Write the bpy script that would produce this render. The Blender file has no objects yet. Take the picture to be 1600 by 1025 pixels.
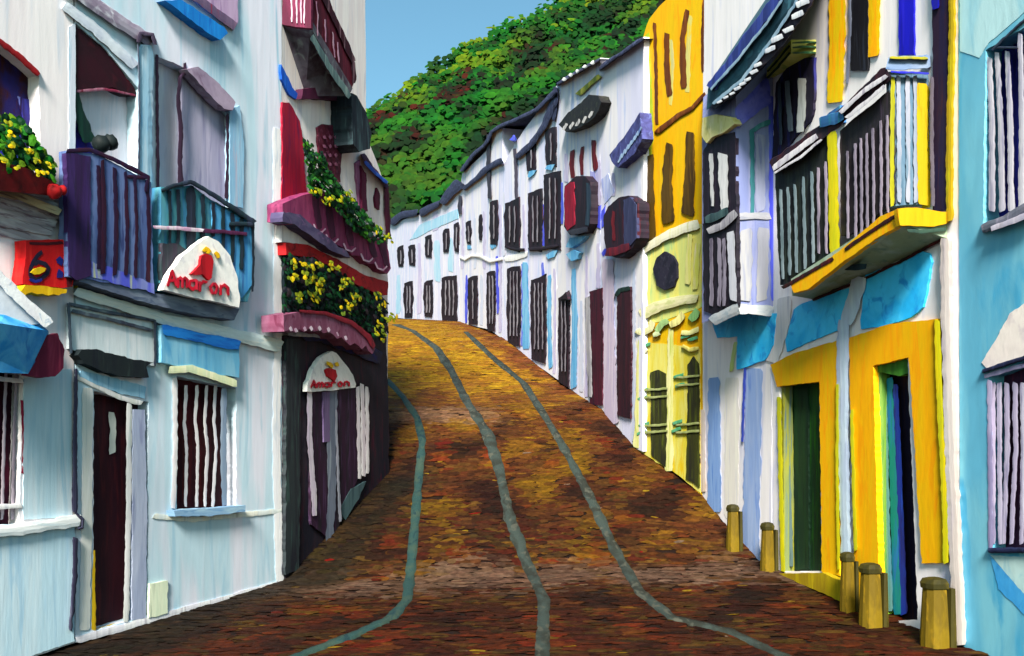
import bpy, math, random
from mathutils import Vector, Matrix, noise
from mathutils.geometry import tessellate_polygon

S = bpy.context.scene
C = S.collection
random.seed(11)
R = random.random
U = random.uniform

# ------------------------------------------------------------------ camera, sky, sun, exposure
EYE = 1.5                     # eye height above the foot of the street
F, YH = 1400.0, 740.0         # focal length and horizon row measured in the picture (1600 wide)
cam = bpy.data.cameras.new('camera')
cam.sensor_width = 36.0
cam.lens = F / 1600.0 * 36.0
cam.shift_y = (YH - 512.5) / 1600.0
cam.clip_end = 3000.0
cam_o = bpy.data.objects.new('camera', cam)
cam_o.location = (0, 0, EYE)
cam_o.rotation_euler = (math.radians(90), 0, 0)
C.objects.link(cam_o)
S.camera = cam_o

SUN_EL, SUN_AZ = math.radians(34), math.radians(185.3)   # azimuth from +Y clockwise: behind the viewer, slightly left
w = bpy.data.worlds.new('World')
S.world = w
w.use_nodes = True
nt = w.node_tree
bg = nt.nodes['Background']
sky = nt.nodes.new('ShaderNodeTexSky')
sky.sky_type = 'NISHITA'
sky.sun_disc = False
sky.sun_elevation = SUN_EL
sky.sun_rotation = SUN_AZ
sky.air_density = 1.0
sky.dust_density = 1.6
sky.ozone_density = 1.2
tint = nt.nodes.new('ShaderNodeMix')          # the cyan cast of this sky
tint.data_type = 'RGBA'
tint.blend_type = 'MULTIPLY'
tint.inputs[0].default_value = 1.0
tint.inputs[7].default_value = (0.72, 1.05, 0.96, 1)
nt.links.new(sky.outputs[0], tint.inputs[6])
nt.links.new(tint.outputs[2], bg.inputs[0])
bg.inputs[1].default_value = 0.078
sl = bpy.data.lights.new('sun', 'SUN')
sl.energy = 5.0
sl.angle = math.radians(16)
sl.color = (1.0, 0.93, 0.82)
so = bpy.data.objects.new('sun', sl)
sd = Vector((math.sin(SUN_AZ) * math.cos(SUN_EL), math.cos(SUN_AZ) * math.cos(SUN_EL), math.sin(SUN_EL)))
so.rotation_euler = sd.to_track_quat('Z', 'Y').to_euler()
so.location = (0, -10, 30)
C.objects.link(so)
S.view_settings.view_transform = 'Standard'
S.view_settings.look = 'None'
S.view_settings.exposure = 1.47
S.view_settings.gamma = 1.0
S.cycles.max_bounces = 6

# ------------------------------------------------------------------ paint materials
K = 0.80


def lin(c, k=None):
    k = K if k is None else k
    out = []
    for v in c:
        v = v / 255.0
        v = v / 12.92 if v <= 0.04045 else ((v + 0.055) / 1.055) ** 2.4
        out.append(min(v * k, 0.9))
    return tuple(out) + (1.0,)


MATS = {}


def paint(c1, c2=None, c3=None, st=(7, 7, 0.8), rough=0.65, bump=0.10, cover=(0.5, 0.56), k=None, name='brushed_paint'):
    """brush-painted surface: streaks of up to three pigments, bristle marks and a canvas-like relief"""
    c2 = c2 or tuple(min(255, int(v * 1.10 + 4)) for v in c1)
    c3 = c3 or tuple(int(v * 0.86) for v in c1)
    key = (c1, c2, c3, st, rough, bump, cover, k)
    if key in MATS:
        return MATS[key]
    m = bpy.data.materials.new(name)
    m.use_nodes = True
    t = m.node_tree
    N, L = t.nodes, t.links
    b = N['Principled BSDF']
    b.inputs['Roughness'].default_value = rough
    b.inputs['Specular IOR Level'].default_value = 0.12
    tc = N.new('ShaderNodeTexCoord')

    def nz(scale, detail, dist, seed):
        mp = N.new('ShaderNodeMapping')
        mp.inputs['Scale'].default_value = scale
        mp.inputs['Location'].default_value = (seed * 3.1, seed * 1.7, seed * 2.3)
        L.new(tc.outputs['Object'], mp.inputs[0])
        n = N.new('ShaderNodeTexNoise')
        n.inputs['Scale'].default_value = 1.0
        n.inputs['Detail'].default_value = detail
        n.inputs['Distortion'].default_value = dist
        L.new(mp.outputs[0], n.inputs[0])
        return n

    def ramp(src, a, z):
        r = N.new('ShaderNodeMapRange')
        r.inputs[1].default_value = a
        r.inputs[2].default_value = z
        L.new(src, r.inputs[0])
        return r.outputs[0]

    def mix(fac, a, z, mode='MIX'):
        x = N.new('ShaderNodeMix')
        x.data_type = 'RGBA'
        x.blend_type = mode
        if isinstance(fac, float):
            x.inputs[0].default_value = fac
        else:
            L.new(fac, x.inputs[0])
        for i, v in ((6, a), (7, z)):
            if isinstance(v, tuple):
                x.inputs[i].default_value = v
            else:
                L.new(v, x.inputs[i])
        return x.outputs[2]
    sd_ = len(MATS) % 13 + 1
    n1 = nz(st, 5, 0.6, sd_)
    n2 = nz(tuple(v * 1.9 for v in st), 6, 0.9, sd_ + 5)
    n3 = nz(tuple(v * 4.5 for v in st), 4, 0.7, sd_ + 2)
    col = mix(ramp(n1.outputs[0], cover[0] - 0.06, cover[1] + 0.02), lin(c1, k), lin(c2, k))
    col = mix(ramp(n2.outputs[0], cover[0] + 0.05, cover[1] + 0.10), col, lin(c3, k))
    br = N.new('ShaderNodeMapRange')
    br.inputs[1].default_value = 0.3
    br.inputs[2].default_value = 0.7
    br.inputs[3].default_value = 0.94
    br.inputs[4].default_value = 1.05
    L.new(n3.outputs[0], br.inputs[0])
    cc = N.new('ShaderNodeCombineColor')
    for i in range(3):
        L.new(br.outputs[0], cc.inputs[i])
    col = mix(1.0, col, cc.outputs[0], 'MULTIPLY')
    L.new(col, b.inputs['Base Color'])
    n4 = nz((90, 90, 90), 2, 0.0, sd_)
    ad = N.new('ShaderNodeMath')
    ad.operation = 'MULTIPLY_ADD'
    L.new(n4.outputs[0], ad.inputs[0])
    ad.inputs[1].default_value = 0.25
    L.new(n3.outputs[0], ad.inputs[2])
    bp = N.new('ShaderNodeBump')
    bp.inputs['Strength'].default_value = bump
    bp.inputs['Distance'].default_value = 0.02
    L.new(ad.outputs[0], bp.inputs['Height'])
    L.new(bp.outputs[0], b.inputs['Normal'])
    MATS[key] = m
    return m


def dab_material(name, rough=0.6, ns=14):
    """colour comes from a per-leaf / per-stone attribute, broken by bristle noise"""
    m = bpy.data.materials.new(name)
    m.use_nodes = True
    t = m.node_tree
    N, L = t.nodes, t.links
    b = N['Principled BSDF']
    b.inputs['Roughness'].default_value = rough
    b.inputs['Specular IOR Level'].default_value = 0.06
    a = N.new('ShaderNodeAttribute')
    a.attribute_name = 'tint'
    tc = N.new('ShaderNodeTexCoord')
    n = N.new('ShaderNodeTexNoise')
    n.inputs['Scale'].default_value = ns
    n.inputs['Detail'].default_value = 5
    L.new(tc.outputs['Object'], n.inputs[0])
    r = N.new('ShaderNodeMapRange')
    r.inputs[1].default_value = 0.3
    r.inputs[2].default_value = 0.7
    r.inputs[3].default_value = 0.6
    r.inputs[4].default_value = 1.35
    L.new(n.outputs[0], r.inputs[0])
    x = N.new('ShaderNodeMix')
    x.data_type = 'RGBA'
    x.blend_type = 'MULTIPLY'
    x.inputs[0].default_value = 1.0
    L.new(a.outputs[0], x.inputs[6])
    cc = N.new('ShaderNodeCombineColor')
    for i in range(3):
        L.new(r.outputs[0], cc.inputs[i])
    L.new(cc.outputs[0], x.inputs[7])
    L.new(x.outputs[2], b.inputs['Base Color'])
    bp = N.new('ShaderNodeBump')
    bp.inputs['Strength'].default_value = 0.5
    bp.inputs['Distance'].default_value = 0.03
    L.new(n.outputs[0], bp.inputs['Height'])
    L.new(bp.outputs[0], b.inputs['Normal'])
    return m


LEAF = dab_material('leaf_paint')
WOOD = dab_material('distant_leaf_paint', 0.8, 1.6)
STONE = dab_material('cobble_paint', 0.75)

# ------------------------------------------------------------------ geometry helpers


class Plane:
    """vertical facade plane: a -> b runs away from the viewer, n points into the street"""

    def __init__(s, a, b, side):
        s.a = Vector(a)
        s.b = Vector(b)
        s.d = (s.b - s.a).normalized()
        s.n = Vector((s.d.y, -s.d.x)) if side == 'L' else Vector((-s.d.y, s.d.x))
        s.n3 = Vector((s.n.x, s.n.y, 0))

    def at(s, px, py, off=0.0):
        r = Vector(((px - 800) / F, 1.0))
        t = (s.a.dot(s.n) + off) / r.dot(s.n)
        return Vector((r.x * t, t, (YH - py) / F * t + EYE))

    def end(s, px, off=0.0):
        """plane square to this facade through its point at column px, facing the viewer"""
        p = s.at(px, YH, off).xy
        q = Plane(p, p + s.n, 'L')
        q.n = -s.d if (-s.d).dot(-p) > 0 else s.d
        q.n3 = Vector((q.n.x, q.n.y, 0))
        return q


CNT = [0]


def link(name, me, mat, parent=None):
    o = bpy.data.objects.new(name, me)
    C.objects.link(o)
    if mat:
        me.materials.append(mat)
    if parent is not None:
        o.parent = parent
        base = Vector(parent.get('_base', (0, 0, 0)))
        o.matrix_parent_inverse = Matrix.Translation(-base)
    return o


def wob(i, s):
    return noise.noise(Vector((i * 0.37, s * 7.3, s * 1.9)))


def dens(pts, step, closed=True):
    out = []
    n = len(pts)
    for i in range(n if closed else n - 1):
        a, b = pts[i], pts[(i + 1) % n]
        l = math.hypot(b[0] - a[0], b[1] - a[1])
        k = max(1, int(l / step))
        for j in range(k):
            out.append((a[0] + (b[0] - a[0]) * j / k, a[1] + (b[1] - a[1]) * j / k))
    if not closed:
        out.append(pts[-1])
    return out


def rough_outline(pts, jit, step):
    q = dens(pts, step)
    s = R() * 90
    return [(x + jit * (1.4 * wob(i, s) + U(-.45, .45)), y + jit * (1.4 * wob(i, s + 31) + U(-.45, .45))) for i, (x, y) in enumerate(q)]


class MB:
    def __init__(s):
        s.v, s.f, s.c, s.sm = [], [], [], []

    def add(s, vs, fs, smooth=False, col=None):
        k = len(s.v)
        s.v += [tuple(v) for v in vs]
        for f in fs:
            s.f.append(tuple(i + k for i in f))
            s.sm.append(smooth)
        s.c += [col or (1, 1, 1, 1)] * len(vs)

    def prism(s, front, thick_vec):
        """closed slab from a planar outline (3-D) and the vector to its back"""
        n = len(front)
        back = [p + thick_vec for p in front]
        tri = tessellate_polygon([front])
        fs = [tuple(t) for t in tri] + [tuple(i + n for i in reversed(t)) for t in tri]
        fs += [(i, (i + 1) % n, (i + 1) % n + n, i + n) for i in range(n)]
        s.add(front + back, fs)
        return s

    def poly(s, pl, pts, off=0.0, th=0.02, jit=1.0, step=5):
        CNT[0] += 1
        if th <= .05:
            th *= .55
        o = off + th + (CNT[0] % 19) * 0.00045
        q = rough_outline(pts, jit, step) if jit else pts
        front = [pl.at(x, y, o) for x, y in q]
        return s.prism(front, -pl.n3 * (th + 0.035))

    def rect(s, pl, x0, y0, x1, y1, off=0.0, th=0.02, jit=1.0, sl=0.0, step=7):
        """upright panel; sl = slope of its top and bottom in the picture"""
        d = (x1 - x0) * sl
        return s.poly(pl, [(x0, y0), (x1, y0 + d), (x1, y1 + d), (x0, y1)], off, th, jit, step)

    def stroke(s, pl, pts, wd, off=0.0, th=0.02, jit=0.8, step=5):
        """rounded rod / brushed bar lying on a facade; wd = width in picture units (number or [start, end])"""
        CNT[0] += 1
        off = off + (CNT[0] % 19) * 0.00045
        th = th * (0.34 if th <= .05 else 0.6)
        q = dens(pts, step, False)
        n = len(q)
        if n < 3:
            q = dens(pts, max(1.0, step / 3), False)
            n = len(q)
        sd = R() * 99
        w0, w1 = (wd, wd) if not isinstance(wd, (list, tuple)) else wd
        vs, fs = [], []
        for i, (x, y) in enumerate(q):
            a = q[max(0, i - 1)]
            b = q[min(n - 1, i + 1)]
            l = math.hypot(b[0] - a[0], b[1] - a[1]) or 1
            nx, ny = -(b[1] - a[1]) / l, (b[0] - a[0]) / l
            u = i / (n - 1)
            ww = (w0 + (w1 - w0) * u) * 0.5 * (1 + 0.28 * jit * wob(i, sd))
            if i in (0, n - 1):
                ww *= 0.8
            x += jit * 1.2 * wob(i, sd + 17)
            y += jit * 0.8 * wob(i, sd + 43)
            jl, jr = U(-.55, .55) * jit, U(-.55, .55) * jit
            ey = U(-2.5, 2.5) * min(1, ww / 5) if i in (0, n - 1) else 0
            for e, h in ((-1, -0.035), (-0.93, th * 0.86), (-0.35, th), (0.35, th), (0.93, th * 0.86), (1, -0.035)):
                g = ww * e + (jl if e < 0 else jr)
                vs.append(pl.at(x + nx * g - ny * ey * e, y + ny * g + nx * ey * e, off + h))
        for i in range(n - 1):
            for j in range(5):
                k = i * 6 + j
                fs.append((k, k + 1, k + 7, k + 6))
        fs.append(tuple(range(6)))
        fs.append(tuple(reversed(range((n - 1) * 6, n * 6))))
        s.add(vs, fs, False)
        return s

    def hull(s, bottom, top):
        """loft between two equal outlines of 3-D points, closed"""
        n = len(bottom)
        fs = [tuple(range(n)), tuple(reversed(range(n, 2 * n)))]
        fs += [(i, (i + 1) % n, (i + 1) % n + n, i + n) for i in range(n)]
        s.add(list(bottom) + list(top), fs)
        return s

    def dab(s, c, nrm, su, sv, col, dome=0.25, rot=None, up=None, k=7):
        nrm = nrm.normalized()
        u = (up or Vector((0, 0, 1))).cross(nrm)
        if u.length < 1e-3:
            u = Vector((1, 0, 0))
        u.normalize()
        v = nrm.cross(u)
        if rot is None:
            rot = U(0, 6.28)
        cu, sn = math.cos(rot), math.sin(rot)
        u, v = u * cu + v * sn, v * cu - u * sn
        vs = [c + nrm * dome * min(su, sv)]
        for i in range(k):
            a = 6.283 * i / k
            r = U(0.72, 1.18)
            vs.append(c + u * (su * r * math.cos(a)) + v * (sv * r * math.sin(a)))
        s.add(vs, [(0, i + 1, (i + 1) % k + 1) for i in range(k)], False, col)

    def blob(s, c, r, flat=1.0, col=None):
        vs, fs = [], []
        nu, nv = 10, 6
        for j in range(nv + 1):
            for i in range(nu):
                a, b = 6.283 * i / nu, math.pi * j / nv
                d = Vector((math.sin(b) * math.cos(a), math.sin(b) * math.sin(a), math.cos(b) * flat))
                d *= r * (1 + 0.22 * noise.noise(d * 2.2 + c * 5))
                vs.append(c + d)
        for j in range(nv):
            for i in range(nu):
                fs.append((j * nu + i, j * nu + (i + 1) % nu, (j + 1) * nu + (i + 1) % nu, (j + 1) * nu + i))
        s.add(vs, fs, True, col)

    def build(s, name, mat, parent=None, tint=False):
        me = bpy.data.meshes.new(name)
        me.from_pydata(s.v, [], s.f)
        me.polygons.foreach_set('use_smooth', s.sm)
        if tint:
            ca = me.color_attributes.new('tint', 'FLOAT_COLOR', 'POINT')
            ca.data.foreach_set('color', [x for c in s.c for x in c])
        me.validate()
        me.update()
        return link(name, me, mat, parent)


def tag(o, label=None, cat=None, group=None, kind=None):
    for k, v in (('label', label), ('category', cat), ('group', group), ('kind', kind)):
        if v:
            o[k] = v
    return o


def thing(name, base, label, cat, group=None):
    o = bpy.data.objects.new(name, None)
    o.location = base
    o.empty_display_size = 0.3
    o['_base'] = tuple(base)
    C.objects.link(o)
    return tag(o, label, cat, group)


def one(name, mat, parent, fn, *a, **k):
    m = MB()
    getattr(m, fn)(*a, **k)
    return m.build(name, mat, parent)


def wall(pl, outer, holes, mat, parent, depth=0.15, back=4.0, jit=0.6, off=0.0):
    """house shell: front with real openings and reveals, sides, top and back"""
    CNT[0] += 1
    loops = [rough_outline(outer, jit, 9)] + [rough_outline(h, 1.0, 5) for h in holes]
    flat = [p for l in loops for p in l]
    tri = tessellate_polygon([[Vector((x, y, 0)) for x, y in l] for l in loops])
    front = [pl.at(x, y, off) for x, y in flat]
    m = MB()
    vs = list(front)
    fs = [tuple(t) for t in tri]
    n0 = len(loops[0])
    k = len(vs)
    vs += [p - pl.n3 * back for p in front[:n0]]
    fs += [(i, (i + 1) % n0, k + (i + 1) % n0, k + i) for i in range(n0)]
    bt = tessellate_polygon([vs[k:k + n0]])
    fs += [tuple(k + i for i in reversed(t)) for t in bt]
    st = n0
    for l in loops[1:]:
        n = len(l)
        k = len(vs)
        vs += [p - pl.n3 * depth for p in front[st:st + n]]
        fs += [(st + i, k + i, k + (i + 1) % n, st + (i + 1) % n) for i in range(n)]
        st += n
    m.add(vs, fs)
    return m.build('wall', mat, parent)


def inset(pts, g=12):
    cx = sum(p[0] for p in pts) / len(pts)
    cy = sum(p[1] for p in pts) / len(pts)
    return [(x + g * 2.2 * (1 if x > cx else -1), y + g * (1 if y > cy else -1)) for x, y in pts]


def panel(name, pl, hole, depth, mat, parent):
    m = MB()
    m.poly(pl, inset(hole), -depth - 0.060, 0.06, 0, 20)
    return m.build(name, mat, parent)


def inside(pts, x, y):
    c = False
    n = len(pts)
    for i in range(n):
        (x1, y1), (x2, y2) = pts[i], pts[(i + 1) % n]
        if (y1 > y) != (y2 > y) and x < (x2 - x1) * (y - y1) / (y2 - y1) + x1:
            c = not c
    return c


def scatter(pts, n):
    xs = [p[0] for p in pts]
    ys = [p[1] for p in pts]
    out = []
    while len(out) < n:
        x, y = U(min(xs), max(xs)), U(min(ys), max(ys))
        if inside(pts, x, y):
            out.append((x, y))
    return out


def leaves(m, pl, pts, n, off, size, cols, k=.45):
    for x, y in scatter(pts, n):
        p = pl.at(x, y, U(*off))
        sc = p.y / F
        a, b = U(0.6, 1.2) * size * sc, U(0.5, 0.9) * size * sc
        nr = pl.n3 + Vector((U(-.7, .7), U(-.7, .3), U(-.4, .8)))
        m.dab(p, nr, a, b, lin(random.choice(cols), k), 0.3)


def lerp_tab(tab, y):
    if y <= tab[0][0]:
        return tab[0][1:]
    for a, b in zip(tab, tab[1:]):
        if y <= b[0]:
            t = (y - a[0]) / (b[0] - a[0])
            return tuple(p + (q - p) * t for p, q in zip(a[1:], b[1:]))
    return tab[-1][1:]


# street edges: distance, sideways position, height above/below the eye
RT = [(-10, 4.2, -1.55), (4, 4.2, -1.5), (7.5, 3.67, -1.42), (9.35, 3.34, -1.27), (10.94, 3.05, -1.09), (12.08, 2.85, -0.647),
      (12.78, 2.72, -0.32), (14.4, 1.975, 0.41), (16.2, 1.62, 1.157), (19.5, 0.975, 1.99), (23.5, 0.0, 3.36), (24.8, -0.27, 3.76),
      (32, -1.87, 5.42), (49, -6.3, 8.5), (62, -9.0, 11.0)]
LT = [(-10, -5.0, -1.6), (4, -5.0, -1.58), (7.41, -3.84, -1.51), (10.57, -2.72, -1.27), (13.9, -1.94, 0.0), (14.6, -1.9, 0.45),
      (16.2, -2.5, 1.157), (19.5, -3.2, 1.99), (23.5, -4.2, 3.36), (24.8, -4.5, 3.76), (32, -6.0, 5.42), (49, -11, 8.5), (62, -14, 11.0)]


def ground(x, y):
    xr, zr = lerp_tab(RT, y)
    xl, zl = lerp_tab(LT, y)
    t = min(1, max(0, (x - xl) / (xr - xl)))
    t = t * t * (3 - 2 * t)
    return zl + (zr - zl) * t + EYE


def on_ground(px, py):
    y = 3.0
    while y < 60:
        x = (px - 800) / F * y
        if EYE + (YH - py) / F * y <= ground(x, y):
            return Vector((x, y, ground(x, y)))
        y += 0.01
    return Vector(((px - 800) / F * 60, 60, ground(0, 60)))


# facades
L1 = Plane((-3.74, 7.7), (-2.72, 10.57), 'L')
L2 = Plane((-2.72, 10.57), (-1.936, 13.9), 'L')
R1 = Plane((3.67, 7.5), (2.75, 12.6), 'R')
R2 = Plane((2.72, 12.78), (1.975, 14.4), 'R')
HF_ = Plane((1.975, 14.4), (1.62, 16.2), 'R')
HE_ = Plane((1.62, 16.2), (0.975, 19.5), 'R')
HD_ = Plane((0.975, 19.5), (-0.27, 24.8), 'R')
HB_ = Plane((-0.27, 24.8), (-1.87, 32), 'R')
HA_ = Plane((-1.87, 32), (-6.3, 49), 'R')

# ------------------------------------------------------------------ street, gutters, hill
def grid(name, xs, ys, fz, mat):
    m = MB()
    vs = [Vector((x, y, fz(x, y))) for y in ys for x in xs]
    nx = len(xs)
    fs = [(j * nx + i, j * nx + i + 1, (j + 1) * nx + i + 1, (j + 1) * nx + i) for j in range(len(ys) - 1) for i in range(nx - 1)]
    m.add(vs, fs, True)
    return m.build(name, mat)


def frange(a, b, s):
    n = int(round((b - a) / s))
    return [a + (b - a) * i / n for i in range(n + 1)]


road = grid('road', frange(-30, -6, 2) + frange(-5.8, 5.8, 0.2) + frange(6, 30, 2), frange(-8, 6, 1) + frange(6.2, 30, 0.2) + frange(31, 62, 1), ground,
            paint((58, 32, 20), (46, 24, 18), (78, 52, 22), (2.5, 4.5, 2.5), 0.8, 0.3, k=.17))
tag(road, kind='structure')

DAB_NEAR = [(84, 46, 24), (94, 54, 26), (70, 36, 24), (100, 62, 30), (86, 32, 22), (120, 84, 32), (62, 40, 26), (100, 36, 22), (76, 58, 30), (124, 84, 28), (88, 50, 26), (80, 44, 26)]
DAB_FRONT = [(70, 26, 20), (82, 32, 20), (56, 28, 22), (96, 46, 22), (116, 38, 20), (64, 50, 28), (110, 80, 26), (76, 34, 22), (84, 44, 24)]
DAB_FAR = [(160, 122, 18), (150, 110, 18), (168, 130, 22), (138, 100, 22), (150, 104, 24), (128, 82, 24)]
DAB_RIGHT = [(112, 62, 28), (104, 56, 28), (120, 70, 32), (98, 48, 26), (126, 78, 34), (92, 54, 28)]
DAB_MAUVE = [(146, 114, 96), (130, 98, 80), (156, 124, 104), (118, 86, 70)]
DAB_DARK = [(42, 24, 20), (34, 26, 20), (54, 24, 20), (48, 32, 24), (62, 20, 18)]
DAB_HOT = [(140, 44, 22), (160, 92, 20), (150, 28, 20), (170, 120, 24), (120, 60, 24)]
DAB_SHADE = [(38, 38, 28), (46, 42, 30), (34, 32, 28), (50, 38, 28)]  # dark shading along the left house bases, painted into the stone colours

m = MB()
ROADK = 0.25


def nz3(x, y, a, b, c):
    return noise.noise(Vector((x * a, y * b, c)))


def sm(v, a, b):
    t = min(1, max(0, (v - a) / (b - a)))
    return t * t * (3 - 2 * t)


def pal_at(pal, v):
    v = (v * .95 + .5) * len(pal)
    i = math.floor(v)
    f = v - i
    a, b = pal[i % len(pal)], pal[(i + 1) % len(pal)]
    return tuple(p + (q - p) * f for p, q in zip(a, b))


def mixc(a, b, t):
    return tuple(p + (q - p) * t for p, q in zip(a, b))


def stone_colour(x, y, t):
    q = nz3(x, y, .9, .55, 3)
    q2 = nz3(x, y, 1.5, 1.0, 9)
    q3 = nz3(x, y, 2.3, 1.5, 33)
    v = nz3(x, y, 2.6, 1.9, 21) + U(-.16, .16)
    c = pal_at(DAB_NEAR, v)
    c = mixc(c, pal_at(DAB_RIGHT, v), max(sm(y + 2 * q, 12, 15), sm(t + .1 * q, .72, .85) * sm(y, 10.5, 12)) * .8)
    c = mixc(c, pal_at(DAB_FRONT, v), (1 - sm(y + q, 8.4, 9.8)) * .75)
    c = mixc(c, pal_at(DAB_DARK, v), sm(-q2, .10, .34) * (1 - sm(y, 14, 18)) * .8)
    c = mixc(c, pal_at(DAB_HOT, v), sm(q3, .22, .44) * (1 - sm(y, 15, 18)) * .5)
    c = mixc(c, pal_at(DAB_FAR, v), sm(q2 + U(-.12, .12), .10, .34) * sm(y, 9.5, 11.5) * .7)
    c = mixc(c, pal_at(DAB_FAR, v), sm(y + 3 * q + U(-1.5, 1.5), 14.5, 20) * (1 - sm(t + .12 * q2, .74, .92)) * .9)
    c = mixc(c, pal_at(DAB_MAUVE, v), max(sm(y + .6 * q + U(-.3, .3), 9.6, 10.0) * (1 - sm(y + .6 * q + U(-.3, .3), 10.5, 11.1)),
                                          .8 * sm(y + U(-.2, .2), 15.4, 15.7) * (1 - sm(y + U(-.2, .2), 16.2, 16.6)) * (1 - sm(t, .45, .6))) * .85)
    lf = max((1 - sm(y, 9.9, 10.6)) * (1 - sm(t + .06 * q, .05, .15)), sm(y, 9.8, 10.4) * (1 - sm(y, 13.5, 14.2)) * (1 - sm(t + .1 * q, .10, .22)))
    c = mixc(c, pal_at(DAB_SHADE, v), lf * .75)
    g = U(.86, 1.16) * (1 + .45 * sm(y, 13, 20))
    return tuple(min(255, p * g) for p in c)


for i in range(26000):
    y = 6.6 + (R() ** 1.55) * 36
    xr, _ = lerp_tab(RT, y)
    xl, _ = lerp_tab(LT, y)
    x = U(xl, xr)
    t = (x - xl) / (xr - xl)
    g = 0.62 + y * 0.026
    z = ground(x, y)
    e = 0.05
    nr = Vector((-(ground(x + e, y) - z) / e, -(ground(x, y + e) - z) / e, 1)).normalized()
    nr = (nr + Vector((U(-.02, .02), U(-.03, .03), 0))).normalized()
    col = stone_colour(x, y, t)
    sx, sy = U(0.06, 0.20) * g, U(0.035, 0.085) * g
    if R() < .012:
        col = random.choice([(178, 136, 24), (150, 30, 20), (188, 150, 36), (150, 120, 100)])
        sx, sy = sx * .6, sy * .5
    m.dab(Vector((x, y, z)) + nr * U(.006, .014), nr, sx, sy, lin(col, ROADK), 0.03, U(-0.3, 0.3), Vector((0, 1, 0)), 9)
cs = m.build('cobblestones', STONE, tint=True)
tag(cs, 'brown, ochre and dark red cobblestones paving the rising street', 'cobblestones', kind='stuff')


def gutter(pts, w0, w1, mat):
    P3 = [on_ground(*p) for p in dens(pts, 5, False)]
    mb = MB()
    vs, fs = [], []
    n = len(P3)
    for i, p in enumerate(P3):
        a, b = P3[max(0, i - 2)], P3[min(n - 1, i + 2)]
        t = (b - a)
        t.z = 0
        t.normalize()
        sdv = Vector((t.y, -t.x, 0))
        ww = (w0 + (w1 - w0) * i / (n - 1)) * 0.43 * (1 + 0.35 * wob(i, w0 * 9) + U(-.1, .1))
        for e, h in ((-1, -0.02), (-.85, 0.030), (0, 0.033), (.85, 0.030), (1, -0.02)):
            q = p + sdv * ww * e
            vs.append(Vector((q.x, q.y, ground(q.x, q.y) + h)))
    for i in range(n - 1):
        for j in range(4):
            k = i * 5 + j
            fs.append((k, k + 1, k + 6, k + 5))
    mb.add(vs, fs, True)
    tag(mb.build('gutter', mat), kind='structure')


GUT = paint((98, 114, 108), (80, 86, 78), (134, 136, 122), (5, 2.0, 5), 0.7, 0.3, k=.2)
GUT2 = paint((74, 118, 116), (96, 126, 112), (58, 96, 104), (5, 2.0, 5), 0.7, 0.3, k=.2)
gutter([(604, 594), (630, 622), (652, 655), (660, 690), (655, 740), (648, 820), (642, 890), (636, 940), (612, 968), (560, 992), (380, 1062)], 0.17, 0.13, GUT2)
gutter([(618, 508), (645, 518), (682, 545), (705, 580), (730, 630), (762, 680), (780, 735), (796, 810), (822, 880), (850, 940), (846, 1065)], 0.28, 0.14, GUT)
gutter([(728, 520), (770, 560), (818, 600), (850, 650), (880, 700), (920, 775), (960, 860), (1000, 928), (1050, 968), (1140, 990), (1300, 1065)], 0.20, 0.12, GUT)


def hill_z(x, y):
    ridge = 44.5 + 0.62 * (x + 12) if x > -30 else 33
    ridge = max(20, min(85, ridge))
    t = (y - 54) / (112 - 54)
    if t <= 1:
        z = 10 + (ridge - 10) * max(0, t) ** 0.92
    else:
        z = ridge - (t - 1) * 10
    return z + EYE + 1.5 * noise.noise(Vector((x * .07, y * .07, 0)))


hill = grid('hill', frange(-90, 120, 6), frange(54, 170, 4), hill_z, paint((34, 62, 26), (44, 66, 26), (40, 34, 22), (.4, .4, .4), 0.9, k=.2))
tag(hill, kind='structure')
gm = MB()
gm.add([Vector((-900, -200, -2)), Vector((900, -200, -2)), Vector((900, 1500, -2)), Vector((-900, 1500, -2))], [(0, 1, 2, 3)])
tag(gm.build('ground', paint((70, 76, 40), st=(.05, .05, .05))), kind='structure')

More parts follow.
